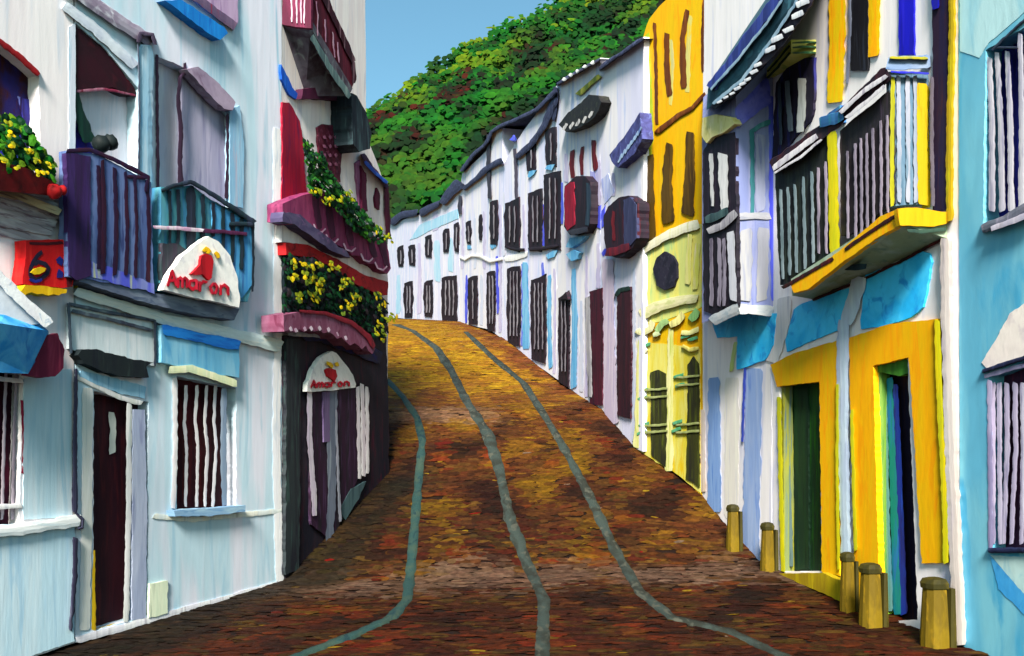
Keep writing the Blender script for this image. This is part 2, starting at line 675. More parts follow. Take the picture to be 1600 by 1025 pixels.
m = MB()
GREENS = [(14, 112, 30), (26, 132, 28), (10, 92, 36), (44, 136, 30), (18, 104, 24), (34, 120, 40)]
DARKS = [(18, 56, 26), (24, 44, 22), (14, 66, 34), (36, 30, 20), (20, 40, 28)]
OLIVE = [(70, 112, 22), (52, 104, 26), (88, 112, 26), (40, 104, 28)]
YELL = [(146, 168, 16), (170, 174, 12), (112, 150, 20), (160, 164, 20)]
MAROON = [(78, 22, 18), (56, 24, 18), (110, 16, 18), (46, 32, 20)]
HILLK = 0.24
for i in range(1050):
    y = U(56, 114)
    x = (U(500, 1120) - 800) / F * y if R() < 0.78 else U(-70, 90)
    z = hill_z(x, y)
    r = U(1.5, 2.8)
    c0 = Vector((x, y, z + r * 0.6))
    for j in range(84):
        d = Vector((U(-1, 1), U(-1, .4), U(-.6, 1)))
        d.normalize()
        p = c0 + Vector((d.x * r * 1.3, d.y * r, d.z * r * .95)) * U(.72, 1.04)
        h = (p.y - 56) / 58 + U(-.05, .05)
        q = noise.noise(Vector((p.x * .17, p.y * .10, p.z * .17))) + U(-.04, .04)
        q2 = noise.noise(Vector((p.x * .26, p.y * .16, p.z * .26 + 40))) + U(-.04, .04)
        q3 = noise.noise(Vector((p.x * .30, p.y * .2, p.z * .30 + 80))) + U(-.05, .05)
        v = noise.noise(Vector((p.x * .4, p.y * .3, p.z * .4 + 11))) + U(-.07, .07)
        cl = pal_at(GREENS, v)
        cl = mixc(cl, pal_at(OLIVE, v), sm(q, .02, .3) * .8)
        cl = mixc(cl, pal_at(DARKS, v), max(sm(-q2, -.10, .16) * (1 - sm(h, .62, .9)) * sm(h, -.1, .12), .5 * sm(-q2, .05, .25)) * .95)
        cl = mixc(cl, pal_at(MAROON, v), sm(q3, .22, .36) * sm(h, .2, .4) * (1 - sm(h, .66, .82)) * (1 - sm(q2, .1, .2)) * .85)
        cl = mixc(cl, pal_at(YELL, v), sm(q2, .20, .34) * (.2 + .8 * sm(h, .5, .8)) * .75)
        m.dab(p, d * .28 + Vector((0, -1, .45)), U(.22, .56), U(.16, .38), lin(cl, HILLK), 0.05, k=8)
tag(m.build('hillside_wood', WOOD, tint=True), 'dense green wood with yellow and dark red patches covering the hillside', 'wood', kind='stuff')

# ================================================================== LEFT SIDE
WHITE = (232, 228, 230)
PINKW = (226, 216, 220)
BLUEW = paint((182, 208, 222), (212, 214, 228), (160, 194, 214), (2.6, 2.6, .3))
PALEW = paint((214, 220, 226), (226, 224, 228), (196, 206, 216), (6, 6, .6))
DMAR = paint((58, 20, 30), (44, 18, 34), (76, 22, 30))
INK = paint((40, 32, 42), (30, 26, 36), (58, 46, 60))
WHT = paint((234, 230, 232), (240, 238, 238), (214, 212, 222))
LAV = paint((196, 192, 212), (212, 208, 222), (178, 176, 202))

# ---------------- house at the left edge
h0 = thing('white_house', L1.at(60, 1020), 'pinkish white house at the left edge with a blue awning and red lintel', 'house')
win0 = [(-60, 20), (0, 64), (61, 118), (64, 290), (-60, 290)]
win1 = [(-70, 560), (36, 585), (30, 822), (-70, 836)]
wall(L1, [(-420, -160), (114, -40), (116, 1004), (-420, 1190)], [win0, win1],
     paint(PINKW, (232, 226, 228), (200, 206, 218), (2.6, 2.6, .3)), h0, 0.12)
one('wall_base', paint((176, 206, 222), (190, 212, 224), (160, 194, 216), (6, 6, .6)), h0, 'poly', L1,
    [(-400, 838), (117, 815), (116, 1002), (-400, 1180)], 0, 0.03)
one('wall_patch', paint((178, 206, 220), (196, 212, 222), (164, 196, 214), (6, 6, .5)), h0, 'poly', L1,
    [(38, 590), (112, 575), (112, 808), (36, 812)], 0, 0.012)
wd = panel('window', L1, win0, 0.12, paint((44, 18, 30), (36, 28, 92), (60, 22, 26), (5, 5, 3)), h0)
one('pane', paint((44, 44, 190), (60, 60, 200), (40, 24, 90)), wd, 'poly', L1, [(-20, 196), (30, 200), (38, 262), (-20, 260)], -.12, .015)
one('pane', paint((60, 58, 160), (120, 130, 190), (40, 24, 70)), wd, 'poly', L1, [(28, 150), (62, 160), (64, 240), (50, 240)], -.12, .015)
one('lintel', paint((140, 22, 28), (120, 18, 24), (92, 18, 22)), h0, 'stroke', L1, [(-50, 26), (-6, 60), (30, 88), (61, 117)], 9, 0.0, .06)
b = MB()
for k in range(5):
    b.stroke(L1, [(-40, 288 + k * 16), (20, 304 + k * 15), (100 - k * 6, 326 + k * 12)], [20, 14], 0.0, 0.10 - k * 0.015)
b.build('corbel', paint((160, 152, 158), (196, 190, 194), (112, 92, 104), (2, 2, 14)), h0)
one('window_ledge', paint((196, 178, 140), (168, 142, 108), (120, 96, 80), (2, 2, 12)), h0, 'stroke', L1, [(-40, 290), (40, 310), (94, 332)], 13, 0.1, .05)
wd = panel('window', L1, win1, 0.12, paint((66, 24, 44), (52, 20, 38), (86, 24, 50)), h0)
b = MB()
for x in (-28, 6, 22):
    b.stroke(L1, [(x + 4, 560), (x, 690), (x - 3, 812)], 5, -.05, .03)
b.build('window_bars', paint((150, 136, 150), (176, 164, 176)), wd)
b = MB()
b.stroke(L1, [(-60, 588), (0, 592), (36, 596)], 7, .0, .04)
b.build('crossbar', WHT, wd)
b = MB()
b.stroke(L1, [(-60, 800), (0, 792), (34, 790)], 8, .0, .04)
b.build('crossbar', WHT, wd)
one('reveal_trim', paint((150, 30, 60), (120, 26, 60)), wd, 'stroke', L1, [(34, 625), (38, 690), (36, 740)], 5, 0, .02)
one('sill_band', paint((222, 228, 232), (234, 236, 238), (198, 214, 222), (1, 1, 10)), h0, 'stroke', L1, [(-300, 848), (-40, 834), (40, 826), (126, 812)], 19, .03, .06)
# awning of the ground floor
aw = MB()
aw.hull([L1.at(-120, 455, 0), L1.at(20, 470, 0), L1.at(76, 520, 0.02), L1.at(76, 530, 0.02), L1.at(-120, 500, 0)],
        [L1.at(-140, 500, .5), L1.at(0, 505, .5), L1.at(76, 517, .32), L1.at(44, 584, .36), L1.at(-140, 576, .5)])
awo = aw.build('awning', paint((40, 132, 200), (84, 166, 214), (30, 104, 178), (4, 4, 3)), h0)
one('awning_side', paint((120, 34, 62), (104, 28, 56), (138, 46, 72)), awo, 'poly', L1, [(42, 586), (72, 525), (90, 520), (101, 548), (99, 574), (86, 588), (66, 590)], .22, .05)
one('awning_bar', paint((228, 226, 232), (240, 240, 242), (190, 204, 220), (8, 8, 8)), awo, 'stroke', L1, [(-90, 340), (0, 434), (40, 475), (78, 507)], 18, .34, .05)
one('awning_cover', paint((206, 212, 222), (222, 224, 230), (176, 198, 218), (3, 3, 3)), awo, 'poly', L1, [(-90, 420), (0, 440), (62, 506), (20, 512), (-90, 510)], .30, .04)
b = MB()
b.stroke(L1, [(119, 576), (118, 640), (117, 700), (117, 770), (117, 800)], [5, 10], .0, .07)
b.stroke(L1, [(117, 800), (122, 806), (130, 812), (129, 824), (122, 826)], 5, .03, .07)
b.stroke(L1, [(118, 840), (117, 900), (110, 985)], [9, 6], .03, .06)
b.build('drainpipe', paint((62, 62, 86), (50, 48, 70), (84, 84, 104)), h0)

fb = thing('flower_box', L1.at(40, 290, .2), 'dark red flower box with yellow blooms on the ledge of the leftmost window', 'flower box')
b = MB()
b.hull([L1.at(-60, 286, .02), L1.at(-60, 292, .3), L1.at(60, 303, .3), L1.at(96, 308, .22), L1.at(96, 300, .02)],
       [L1.at(-60, 236, .02), L1.at(-60, 240, .34), L1.at(40, 262, .34), L1.at(102, 294, .24), L1.at(80, 285, .02)])
b.build('planter', paint((84, 18, 22), (112, 20, 24), (60, 16, 20), (4, 4, 4)), fb)
b = MB()
b.blob(L1.at(84, 299, .3), .06)
b.blob(L1.at(97, 297, .28), .04)
b.build('planter_knob', paint((170, 24, 28), (140, 20, 24)), fb)
b = MB()
leaves(b, L1, [(-60, 185), (20, 180), (50, 200), (62, 232), (82, 250), (84, 285), (60, 275), (0, 268), (-60, 262)], 420, (.05, .34), 9,
       [(30, 120, 30), (22, 92, 34), (14, 62, 34), (70, 140, 30), (20, 80, 50), (110, 150, 30)])
b.build('foliage', LEAF, fb, True)
b = MB()
for x, y in [(13, 194), (16, 208), (20, 226), (48, 234), (44, 236), (70, 268), (60, 272), (76, 258), (5, 252), (26, 260), (-20, 220), (58, 250)]:
    for k in range(3):
        p = L1.at(x + U(-4, 4), y + U(-4, 4), .37)
        b.dab(p, L1.n3 + Vector((0, -.5, .3)), .022 * U(.6, 1.4), .016, lin(random.choice([(226, 186, 20), (186, 174, 24), (150, 156, 30)]), .5))
tag(b.build('flowers', LEAF, fb, True), kind='stuff')

sg = thing('sign', L1.at(76, 450, .1), 'small red square sign with a blue 6 and yellow fringe', 'sign')
b = MB()
b.poly(L1, [(40, 375), (96, 374), (116, 376), (113, 400), (118, 424), (112, 448), (100, 450), (36, 444), (36, 428), (41, 402)], .05, .08, .7)
b.build('board', paint((196, 22, 26), (178, 18, 22), (208, 34, 30)), sg)
b = MB()
b.stroke(L1, [(110, 376), (109, 410), (108, 448)], 9, .13, .006, .4)
b.stroke(L1, [(46, 380), (72, 381), (98, 379)], 5, .13, .006, .4)
b.build('board_edge', paint((84, 22, 30), (70, 18, 28)), sg)
one('fringe', paint((220, 176, 16), (204, 156, 14), (232, 190, 30)), sg, 'poly', L1,
    [(32, 456), (40, 445), (70, 447), (105, 452), (104, 458), (96, 459), (92, 462), (84, 460), (76, 462), (66, 459), (58, 460), (50, 457), (42, 459), (37, 464)], .05, .09, .6, 4)
b = MB()
b.stroke(L1, [(66, 393), (58, 400), (52, 410), (47, 422), (48, 432), (56, 437), (66, 434), (74, 427), (76, 419), (70, 412), (60, 409), (53, 414)], 7, .13, .012, .3, 3)
b.build('numeral', paint((34, 30, 52), (30, 40, 110), (26, 24, 44)), sg)
b = MB()
b.stroke(L1, [(46, 436), (56, 440), (66, 437)], 5, .135, .012, .3, 3)
b.build('numeral_foot', paint((30, 40, 128), (26, 34, 110)), sg)
for y in (407, 428):
    b = MB()
    b.stroke(L1, [(90, y - 4), (94, y), (93, y + 6)], 11, .13, .012, .4, 3)
    b.build('dot', paint((30, 40, 128), (26, 34, 110)), sg)
one('yellow_spot', paint((220, 176, 20), (196, 180, 30)), sg, 'poly', L1, [(48, 426), (54, 420), (64, 417), (72, 419), (70, 424), (62, 428), (54, 429)], .13, .025, .3, 3)
one('bracket', paint((150, 142, 30), (130, 124, 30)), h0, 'poly', L1, [(117, 384), (134, 392), (140, 430), (120, 450)], .0, .04)

# ---------------- pale blue house
h1 = thing('blue_house', L1.at(280, 960), 'pale blue house with two balconies, a maroon door and one barred window', 'house')
door = [(146, 610), (232, 628), (230, 962), (146, 986)]
win = [(276, 588), (369, 606), (369, 792), (276, 796)]
alc = [(107, 42), (118, 36), (166, 78), (216, 138), (216, 274), (108, 236)]
alc2 = [(246, 88), (296, 108), (362, 178), (362, 335), (246, 305)]
wall(L1, [(118, -160), (440, -160), (440, 911), (118, 1004)], [door, win, alc, alc2], BLUEW, h1, 0.13, off=0.004)
d = panel('door', L1, door, 0.13, paint((54, 20, 30), (44, 18, 30), (70, 24, 32)), h1)
one('door_pane', paint((206, 206, 200), (228, 228, 222)), d, 'stroke', L1, [(174, 644), (177, 675), (175, 708)], 11, -.12, .02)
b = MB()
b.stroke(L1, [(147, 986), (165, 982), (180, 976)], 7, -.05, .05)
b.stroke(L1, [(147, 860), (146, 930), (147, 985)], [3, 8], 0.0, .01)
b.build('threshold', paint((206, 170, 24), (180, 140, 24)), d)
b = MB()
b.poly(L1, [(208, 640), (226, 640), (230, 800), (228, 965), (206, 968)], 0.0, .02)
b.build('door_jamb', paint((150, 160, 188), (168, 176, 200), (132, 140, 172)), h1)
b = MB()
b.stroke(L1, [(202, 630), (201, 800), (197, 972)], 9, 0.0, .035)
b.stroke(L1, [(120, 588), (150, 603), (190, 622), (222, 630)], 8, 0.0, .05)
b.stroke(L1, [(137, 606), (136, 800), (132, 985)], 18, 0.0, .03)
b.build('door_frame', paint((206, 208, 204), (224, 222, 224), (188, 196, 196)), h1)
one('lintel', paint((130, 182, 212), (150, 192, 216), (110, 160, 196)), h1, 'poly', L1, [(126, 580), (160, 586), (228, 604), (226, 622), (190, 616), (150, 600), (124, 588)], 0, .03)
wdw = panel('window', L1, win, 0.13, paint((70, 20, 28), (56, 18, 30), (92, 26, 28)), h1)
b = MB()
for x0, x1 in ((291, 290), (308, 307), (323, 320), (337, 332)):
    b.stroke(L1, [(x0, 602), (x0 - 3, 660), (x0 + 1, 700), (x1, 792)], 5, -.06, .03)
b.build('window_bars', paint((214, 208, 214), (232, 226, 226)), wdw)
b = MB()
b.stroke(L1, [(350, 606), (349, 700), (351, 790)], 9, 0.0, .02)
b.build('shutter_edge', paint((126, 146, 172), (150, 164, 184)), wdw)
one('window_edge', paint((226, 220, 226), (234, 232, 234)), h1, 'stroke', L1, [(273, 590), (274, 700), (271, 794)], 8, 0, .035)
one('window_sill', paint((128, 164, 198), (150, 184, 208), (110, 150, 190), (2, 2, 12)), h1, 'poly', L1, [(272, 797), (330, 794), (384, 789), (382, 800), (330, 806), (274, 806)], 0, .09)
b = MB()
b.poly(L1, [(252, 508), (312, 522), (374, 534), (374, 590), (320, 582), (252, 566)], 0.0, .07)
bl = b.build('blind', paint((104, 176, 214), (136, 194, 222), (84, 160, 206), (4, 4, .7), k=.7), h1)
one('blind_roll', paint((24, 102, 190), (30, 120, 204), (20, 84, 168), (2, 2, 12)), bl, 'stroke', L1, [(254, 514), (310, 527), (374, 540)], 17, .08, .05)
one('blind_hem', paint((214, 218, 176), (200, 212, 176), (226, 224, 190)), bl, 'stroke', L1, [(264, 578), (300, 576), (370, 600)], 12, .078, .03)
b = MB()
b.poly(L1, [(108, 478), (160, 490), (242, 503), (242, 572), (180, 564), (108, 545)], 0.0, .05)
sp = b.build('shop_panel', paint((196, 208, 214), (210, 216, 222), (182, 200, 210)), h1)
b = MB()
b.stroke(L1, [(107, 474), (160, 486), (242, 500)], 5, .05, .025)
b.stroke(L1, [(112, 485), (160, 496), (238, 516)], [6, 5], .05, .025)
b.stroke(L1, [(107, 474), (109, 510), (111, 552)], 5, .05, .025)
b.stroke(L1, [(242, 500), (243, 535), (242, 572)], 4, .05, .025)
b.build('panel_frame', paint((72, 84, 98), (54, 58, 74), (98, 112, 120)), sp)
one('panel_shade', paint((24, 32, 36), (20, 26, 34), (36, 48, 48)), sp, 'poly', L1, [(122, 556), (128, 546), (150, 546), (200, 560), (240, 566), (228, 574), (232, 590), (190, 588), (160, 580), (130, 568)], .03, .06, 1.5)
b = MB()
b.stroke(L1, [(118, 455), (180, 474), (260, 500), (330, 514), (440, 541)], [16, 20], 0.0, .10)
b.build('cornice', paint((206, 222, 224), (220, 226, 222), (190, 210, 216), (2, 2, 12)), h1)
b = MB()
b.poly(L1, [(122, 430), (180, 440), (245, 458), (300, 468), (374, 482), (366, 500), (310, 492), (240, 476), (180, 458), (124, 440)], 0.0, .16)
b.build('balcony_slab', paint((86, 96, 118), (110, 122, 140), (66, 80, 106), (2, 2, 12)), h1)
one('corner_strip', paint((226, 226, 232), (236, 234, 236), (206, 212, 222)), h1, 'stroke', L1, [(433, 200), (434, 500), (432, 700), (437, 908)], 13, 0.0, .03)
b = MB()
b.stroke(L1, [(120, 1000), (240, 968), (440, 912)], 12, 0.0, .04)
b.build('plinth', paint((214, 212, 222), (224, 224, 228)), h1)
b = MB()
b.stroke(L1, [(240, 806), (300, 812), (440, 798)], 8, 0.0, .03)
b.build('string_course', paint((214, 222, 222), (226, 226, 214)), h1)
one('meter_box', paint((204, 216, 190), (214, 222, 196)), h1, 'poly', L1, [(234, 912), (262, 908), (262, 958), (232, 966)], 0, .04)
# upper storey
b = MB()
b.poly(L1, [(262, -160), (372, -160), (372, 36), (330, 20), (262, -30)], 0.0, .05)
uw = b.build('upper_window', paint((164, 136, 172), (178, 152, 184), (140, 112, 152)), h1)
one('frame', paint((92, 76, 104), (110, 90, 116), (130, 30, 60)), uw, 'stroke', L1, [(270, -34), (320, 6), (368, 42)], 15, .04, .04)
one('sill', paint((20, 112, 190), (26, 128, 206), (20, 90, 176)), uw, 'poly', L1, [(258, 0), (284, 0), (350, 42), (356, 52), (344, 63), (320, 48)], .02, .08)
one('eave_beam', paint((150, 144, 160), (130, 118, 138), (184, 184, 196), (3, 3, 4)), h1, 'stroke', L1, [(92, -40), (140, 0), (184, 32), (238, 66)], [26, 20], 0, .08)
one('eave_beam', paint((188, 196, 212), (204, 212, 222), (170, 180, 200), (3, 3, 4)), h1, 'stroke', L1, [(100, 8), (150, 46), (212, 104)], 16, 0, .05)
b = MB()
b.stroke(L1, [(228, 70), (228, 160), (226, 290)], 24, 0, .10)
pr = b.build('pier', paint((150, 190, 214), (186, 206, 220), (120, 172, 208)), h1)
one('pier_cap', paint((90, 76, 96), (70, 60, 80)), pr, 'stroke', L1, [(216, 66), (220, 52), (238, 54), (242, 70)], 7, .08, .05)
b = MB()
b.stroke(L1, [(216, 60), (218, 180), (216, 280)], 3, .06, .05)
b.build('pier_line', paint((100, 108, 126), (84, 90, 110)), pr)
p1 = panel('balcony_door', L1, alc, 0.13, paint((206, 206, 216), (216, 208, 216), (190, 196, 210)), h1)
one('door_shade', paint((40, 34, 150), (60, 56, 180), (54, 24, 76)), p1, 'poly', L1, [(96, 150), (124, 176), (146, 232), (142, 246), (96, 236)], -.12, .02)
p2 = panel('balcony_door', L1, alc2, 0.13, paint((200, 198, 216), (214, 214, 224), (184, 182, 204)), h1)
b = MB()
b.poly(L1, [(284, 118), (352, 182), (352, 340), (284, 320)], -.11, .05)
b.build('door_leaf', paint((160, 156, 184), (176, 170, 196), (144, 140, 172)), p2)
b = MB()
b.stroke(L1, [(245, 85), (246, 190), (247, 300)], 5, 0.0, .05)
b.stroke(L1, [(289, 98), (290, 112), (282, 122), (278, 155), (283, 200), (281, 250), (283, 300)], [6, 8], 0.0, .05)
b.stroke(L1, [(356, 178), (357, 250), (354, 310)], 7, 0.0, .04)
b.build('door_posts', paint((58, 38, 58), (46, 32, 50), (84, 64, 92)), h1)
one('lintel', paint((138, 122, 146), (156, 140, 162), (118, 98, 122), (3, 3, 4)), h1, 'poly', L1, [(292, 108), (310, 104), (340, 128), (368, 160), (364, 172), (350, 170), (322, 142)], 0, .07)
one('jamb', paint((126, 170, 202), (150, 186, 210), (160, 168, 190)), h1, 'poly', L1, [(359, 170), (374, 164), (382, 230), (380, 325), (359, 320)], 0, .04)
# first balcony
bal = MB()
bal.poly(L1, [(106, 236), (150, 240), (236, 285), (240, 455), (190, 445), (106, 432)], .11, .06)
bo = bal.build('balcony', paint((80, 102, 156), (104, 126, 178), (58, 72, 124), k=.6), h1)
b = MB()
b.poly(L1, [(104, 238), (142, 244), (142, 430), (120, 438), (108, 430)], .168, .02)
b.build('railing_screen', paint((44, 26, 66), (52, 34, 84), (36, 28, 54)), bo)
b = MB()
for x, yt, yb, wd_ in ((156, 258, 420, 6), (163, 250, 428, 7), (182, 262, 430, 7), (199, 268, 430, 6), (214, 274, 434, 5), (233, 280, 440, 6)):
    b.stroke(L1, [(x - 3, yt), (x, (yt + yb) / 2), (x - 2, yb)], [wd_, wd_ * 1.2], .17, .03)
b.stroke(L1, [(104, 236), (140, 234), (180, 250), (232, 277)], 7, .17, .05)
b.stroke(L1, [(198, 276), (232, 278), (228, 300)], 6, .17, .05)
b.build('railing', paint((42, 18, 40), (32, 18, 50), (58, 20, 38)), bo)
one('balcony_base', paint((74, 82, 190), (110, 120, 180), (160, 170, 130)), bo, 'poly', L1, [(140, 408), (180, 420), (242, 444), (242, 458), (190, 446), (138, 430)], .15, .05, 2)
# second balcony
bal = MB()
bal.poly(L1, [(252, 292), (300, 290), (330, 312), (398, 346), (396, 440), (386, 472), (250, 455)], .05, .10)
bo = bal.build('balcony', paint((80, 152, 168), (66, 134, 176), (100, 168, 180), k=.62), h1)
b = MB()
b.poly(L1, [(330, 316), (396, 350), (394, 446), (378, 466), (336, 450)], .148, .02)
b.build('railing_screen', paint((56, 128, 186), (76, 152, 200), (50, 96, 150)), bo)
b = MB()
for x, yt, yb, wd_ in ((266, 298, 400, 5), (279, 296, 390, 6), (299, 292, 430, 15), (318, 304, 380, 7), (334, 316, 370, 6), (349, 322, 400, 6), (364, 332, 410, 7), (378, 340, 420, 7), (396, 350, 456, 4)):
    b.stroke(L1, [(x - 1, yt), (x, (yt + yb) / 2), (x - 1, yb)], wd_, .16, .03)
b.stroke(L1, [(252, 298), (272, 290), (298, 284), (320, 296), (360, 322), (398, 348)], [6, 9], .16, .06)
b.stroke(L1, [(358, 350), (398, 350)], 8, .16, .06)
b.build('railing', paint((30, 38, 52), (26, 46, 54), (44, 52, 72)), bo)
b = MB()
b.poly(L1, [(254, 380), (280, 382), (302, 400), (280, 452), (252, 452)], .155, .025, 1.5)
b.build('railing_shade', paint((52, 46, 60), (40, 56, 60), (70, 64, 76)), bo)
b = MB()
b.stroke(L1, [(240, 355), (280, 357), (318, 360)], 6, .19, .03)
b.build('hand_bar', paint((226, 214, 226), (180, 140, 170)), bo)
b = MB()
b.stroke(L1, [(312, 360), (350, 362), (386, 366)], 6, .19, .03)
b.build('hand_bar', paint((84, 36, 72), (70, 28, 60)), bo)

pa = thing('parasol', L1.at(150, 236, .05), 'dark maroon parasol with a slanting green pole behind the left blue balcony', 'parasol')
b = MB()
b.poly(L1, [(106, 56), (118, 40), (140, 56), (166, 76), (190, 108), (214, 144), (212, 149), (196, 146), (176, 137), (150, 138), (122, 142), (106, 132)], -.11, .10, 1.3)
b.build('canopy', paint((44, 12, 24), (34, 14, 22), (58, 16, 26), (3, 3, 3)), pa)
one('canopy_hem', paint((120, 40, 66), (150, 100, 120)), pa, 'stroke', L1, [(120, 142), (160, 139), (185, 143), (212, 149)], [6, 4], -.02, .03)
one('mast', paint((18, 52, 44), (24, 66, 50), (14, 40, 38)), pa, 'stroke', L1, [(110, 134), (122, 175), (140, 222)], [17, 20], -.05, .06)
b = MB()
b.blob(L1.at(158, 225, .05), .075)
b.blob(L1.at(172, 223, .05), .07)
b.build('crank_handle', paint((26, 34, 36), (20, 28, 30), (36, 52, 48)), pa)

LETTERS = {'A': [[(0, 1), (.5, 0), (1, 1)], [(.2, .65), (.8, .65)]], 'm': [[(0, 1), (0, .35)], [(0, .5), (.25, .35), (.5, .5), (.5, 1)], [(.5, .5), (.75, .35), (1, .5), (1, 1)]],
           'a': [[(.9, .4), (.2, .45), (.1, .8), (.5, 1), (.9, .75)], [(.9, .35), (.9, 1)]], 'r': [[(.1, 1), (.1, .35)], [(.1, .6), (.5, .35), (.9, .45)]],
           'o': [[(.5, .35), (.1, .6), (.3, .98), (.7, .98), (.9, .6), (.5, .35)]], 'n': [[(.1, 1), (.1, .35)], [(.1, .55), (.5, .35), (.9, .55), (.9, 1)]]}


def lettering(mb, pl, word, x0, y0, x1, y1, h, off, wd):
    n = len(word)
    for i, ch in enumerate(word):
        u = i / n
        bx, by = x0 + (x1 - x0) * u, y0 + (y1 - y0) * u
        cw = (x1 - x0) / n * 0.86
        for st in LETTERS[ch]:
            mb.stroke(pl, [(bx + p[0] * cw, by + (p[1] - 1) * h) for p in st], wd, off, .012, .4, 2.5)


def arch_sign(pl, board, off, label, bell, word, flame):
    s = thing('sign', pl.at(board[0][0], board[0][1], off), label, 'sign')
    b = MB()
    b.poly(pl, board, off, .05, .8, 5)
    b.build('board', paint((232, 230, 228), (238, 236, 234), (214, 212, 216), (5, 5, 4)), s)
    b = MB()
    b.poly(pl, bell, off + .05, .012, .6, 3)
    b.build('emblem', paint((150, 16, 28), (176, 22, 34), (124, 14, 26)), s)
    b = MB()
    for f in flame:
        b.stroke(pl, f, 6, off + .05, .015, .5, 2)
    b.build('flame', paint((240, 188, 20), (226, 170, 14)), s)
    b = MB()
    lettering(b, pl, *word)
    b.build('lettering', paint((190, 20, 44), (160, 18, 40), (206, 40, 64)), s)
    return s


arch_sign(L1, [(255, 453), (264, 430), (284, 402), (305, 384), (326, 369), (342, 377), (360, 400), (370, 430), (375, 470), (374, 480), (320, 468)], .22,
          'large white arched sign with a red bell hung below the teal balcony',
          [(315, 400), (322, 396), (331, 399), (334, 408), (332, 424), (331, 434), (327, 438), (321, 433), (317, 428), (306, 430), (299, 428), (306, 422), (313, 413)],
          ('Amaron', 262, 447, 360, 464, 25, .27, 4.8),
          [[(318, 393), (322, 388), (327, 392), (324, 396)], [(336, 394), (340, 398), (341, 403)]])

# ---------------- restaurant house
h2 = thing('restaurant_house', L2.at(520, 870), 'narrow white house with maroon balconies above a dark shop front', 'house')
wall(L2, [(440, -160), (571, -160), (571, 20), (572, 210), (600, 285), (606, 300), (606, 738), (575, 790), (540, 850), (500, 892), (440, 912)], [],
     paint((226, 214, 214), (234, 226, 224), (208, 204, 212), (6, 6, .6)), h2)
one('shop_front', paint((38, 30, 40), (26, 26, 38), (58, 24, 40), (5, 5, 1)), h2, 'poly', L2, [(443, 524), (604, 524), (609, 738), (570, 798), (520, 872), (480, 893), (446, 904)], 0, .05)
b = MB()
b.poly(L2, [(448, 530), (470, 530), (468, 890), (446, 898)], .05, .02)
b.build('shop_pilaster', paint((44, 52, 56), (34, 36, 44), (54, 74, 72)), h2)
b = MB()
b.poly(L2, [(486, 606), (555, 606), (560, 745), (520, 845), (486, 820)], .05, .02)
sd_o = b.build('shop_door', paint((48, 26, 48), (36, 30, 40), (70, 48, 78)), h2)
b = MB()
b.stroke(L2, [(484, 606), (484, 690), (489, 750), (492, 806)], [8, 9], .07, .03)
b.build('door_bar', paint((200, 184, 208), (222, 214, 222)), sd_o)
b = MB()
b.stroke(L2, [(520, 606), (518, 700), (519, 780), (514, 852)], [16, 12], .07, .02)
b.build('door_bar', paint((112, 120, 138), (96, 104, 122), (136, 146, 158)), sd_o)
b = MB()
b.poly(L2, [(505, 612), (516, 612), (515, 690), (506, 690)], .07, .015)
b.build('door_glass', paint((108, 90, 128), (90, 72, 110)), sd_o)
b = MB()
b.stroke(L2, [(525, 640), (528, 740), (532, 815)], [3, 5], .08, .03)
b.build('door_bar', paint((170, 170, 186), (140, 146, 160)), sd_o)
b = MB()
for x0, x1, wd_ in ((559, 562, 6), (566, 568, 7), (573, 574, 6)):
    b.stroke(L2, [(x0, 604 if x0 != 566 else 600), (x0 + 1, 660), (x1, 748 - (x0 - 559) * .6)], wd_, .05, .05)
b.build('barred_grille', paint((226, 212, 222), (238, 232, 236)), h2)
b = MB()
b.poly(L2, [(530, 800), (548, 764), (572, 752), (560, 780), (540, 812)], .05, .02)
b.build('door_step', paint((72, 96, 102), (56, 76, 84)), h2)
b = MB()
b.stroke(L2, [(474, 520), (510, 526), (560, 545), (596, 560)], 22, .05, .03)
b.build('shop_fascia', paint((28, 30, 66), (36, 34, 50), (22, 26, 88), (3, 3, 6)), h2)
arch_sign(L2, [(480, 612), (482, 598), (490, 575), (502, 557), (519, 549), (526, 552), (538, 566), (552, 586), (556, 600), (555, 606), (520, 610)], .075,
          'small white arched sign with a red flower above the dark shop door',
          [(509, 578), (514, 575), (525, 578), (527, 588), (523, 596), (519, 593), (512, 588)],
          ('Amaron', 486, 606, 548, 603, 12, .125, 3.2),
          [[(510, 567), (516, 569), (520, 574)], [(525, 566), (528, 572)]])
# tiled awning with scalloped hem
sc = [(443, 492), (470, 487), (510, 490), (545, 503), (570, 522), (586, 545)]
lo = [(586, 546), (582, 553), (576, 548), (572, 540), (566, 546), (560, 540), (554, 536), (547, 540), (540, 533), (533, 527), (527, 529), (520, 522), (513, 519), (506, 521), (499, 516),
      (490, 518), (483, 513), (475, 519), (468, 514), (460, 519), (453, 516), (444, 518)]
b = MB()
b.poly(L2, sc + lo, .05, .24, .5, 4)
ta = b.build('tiled_awning', paint((136, 72, 102), (152, 94, 124), (112, 44, 74), (6, 6, 3), k=.55), h2)
b = MB()
b.stroke(L2, [(468, 486), (510, 490), (550, 504), (575, 526), (585, 543)], [4, 9], .295, .03)
b.build('awning_ridge', paint((124, 22, 38), (100, 18, 34)), ta)
b = MB()
for x, y in ((455, 514), (463, 516), (477, 514), (487, 513), (500, 513), (514, 515), (528, 522), (541, 528)):
    b = MB()
    b.stroke(L2, [(x - 2, y - 3), (x + 1, y + 3)], 5, .29, .015, .3, 2)
    b.build('tile_end', paint((222, 202, 216), (196, 160, 184)), ta)
b = MB()
b.stroke(L2, [(450, 521), (490, 524), (524, 528)], [8, 5], .05, .06)
b.build('awning_wall_plate', paint((158, 160, 172), (180, 184, 192)), h2)
b = MB()
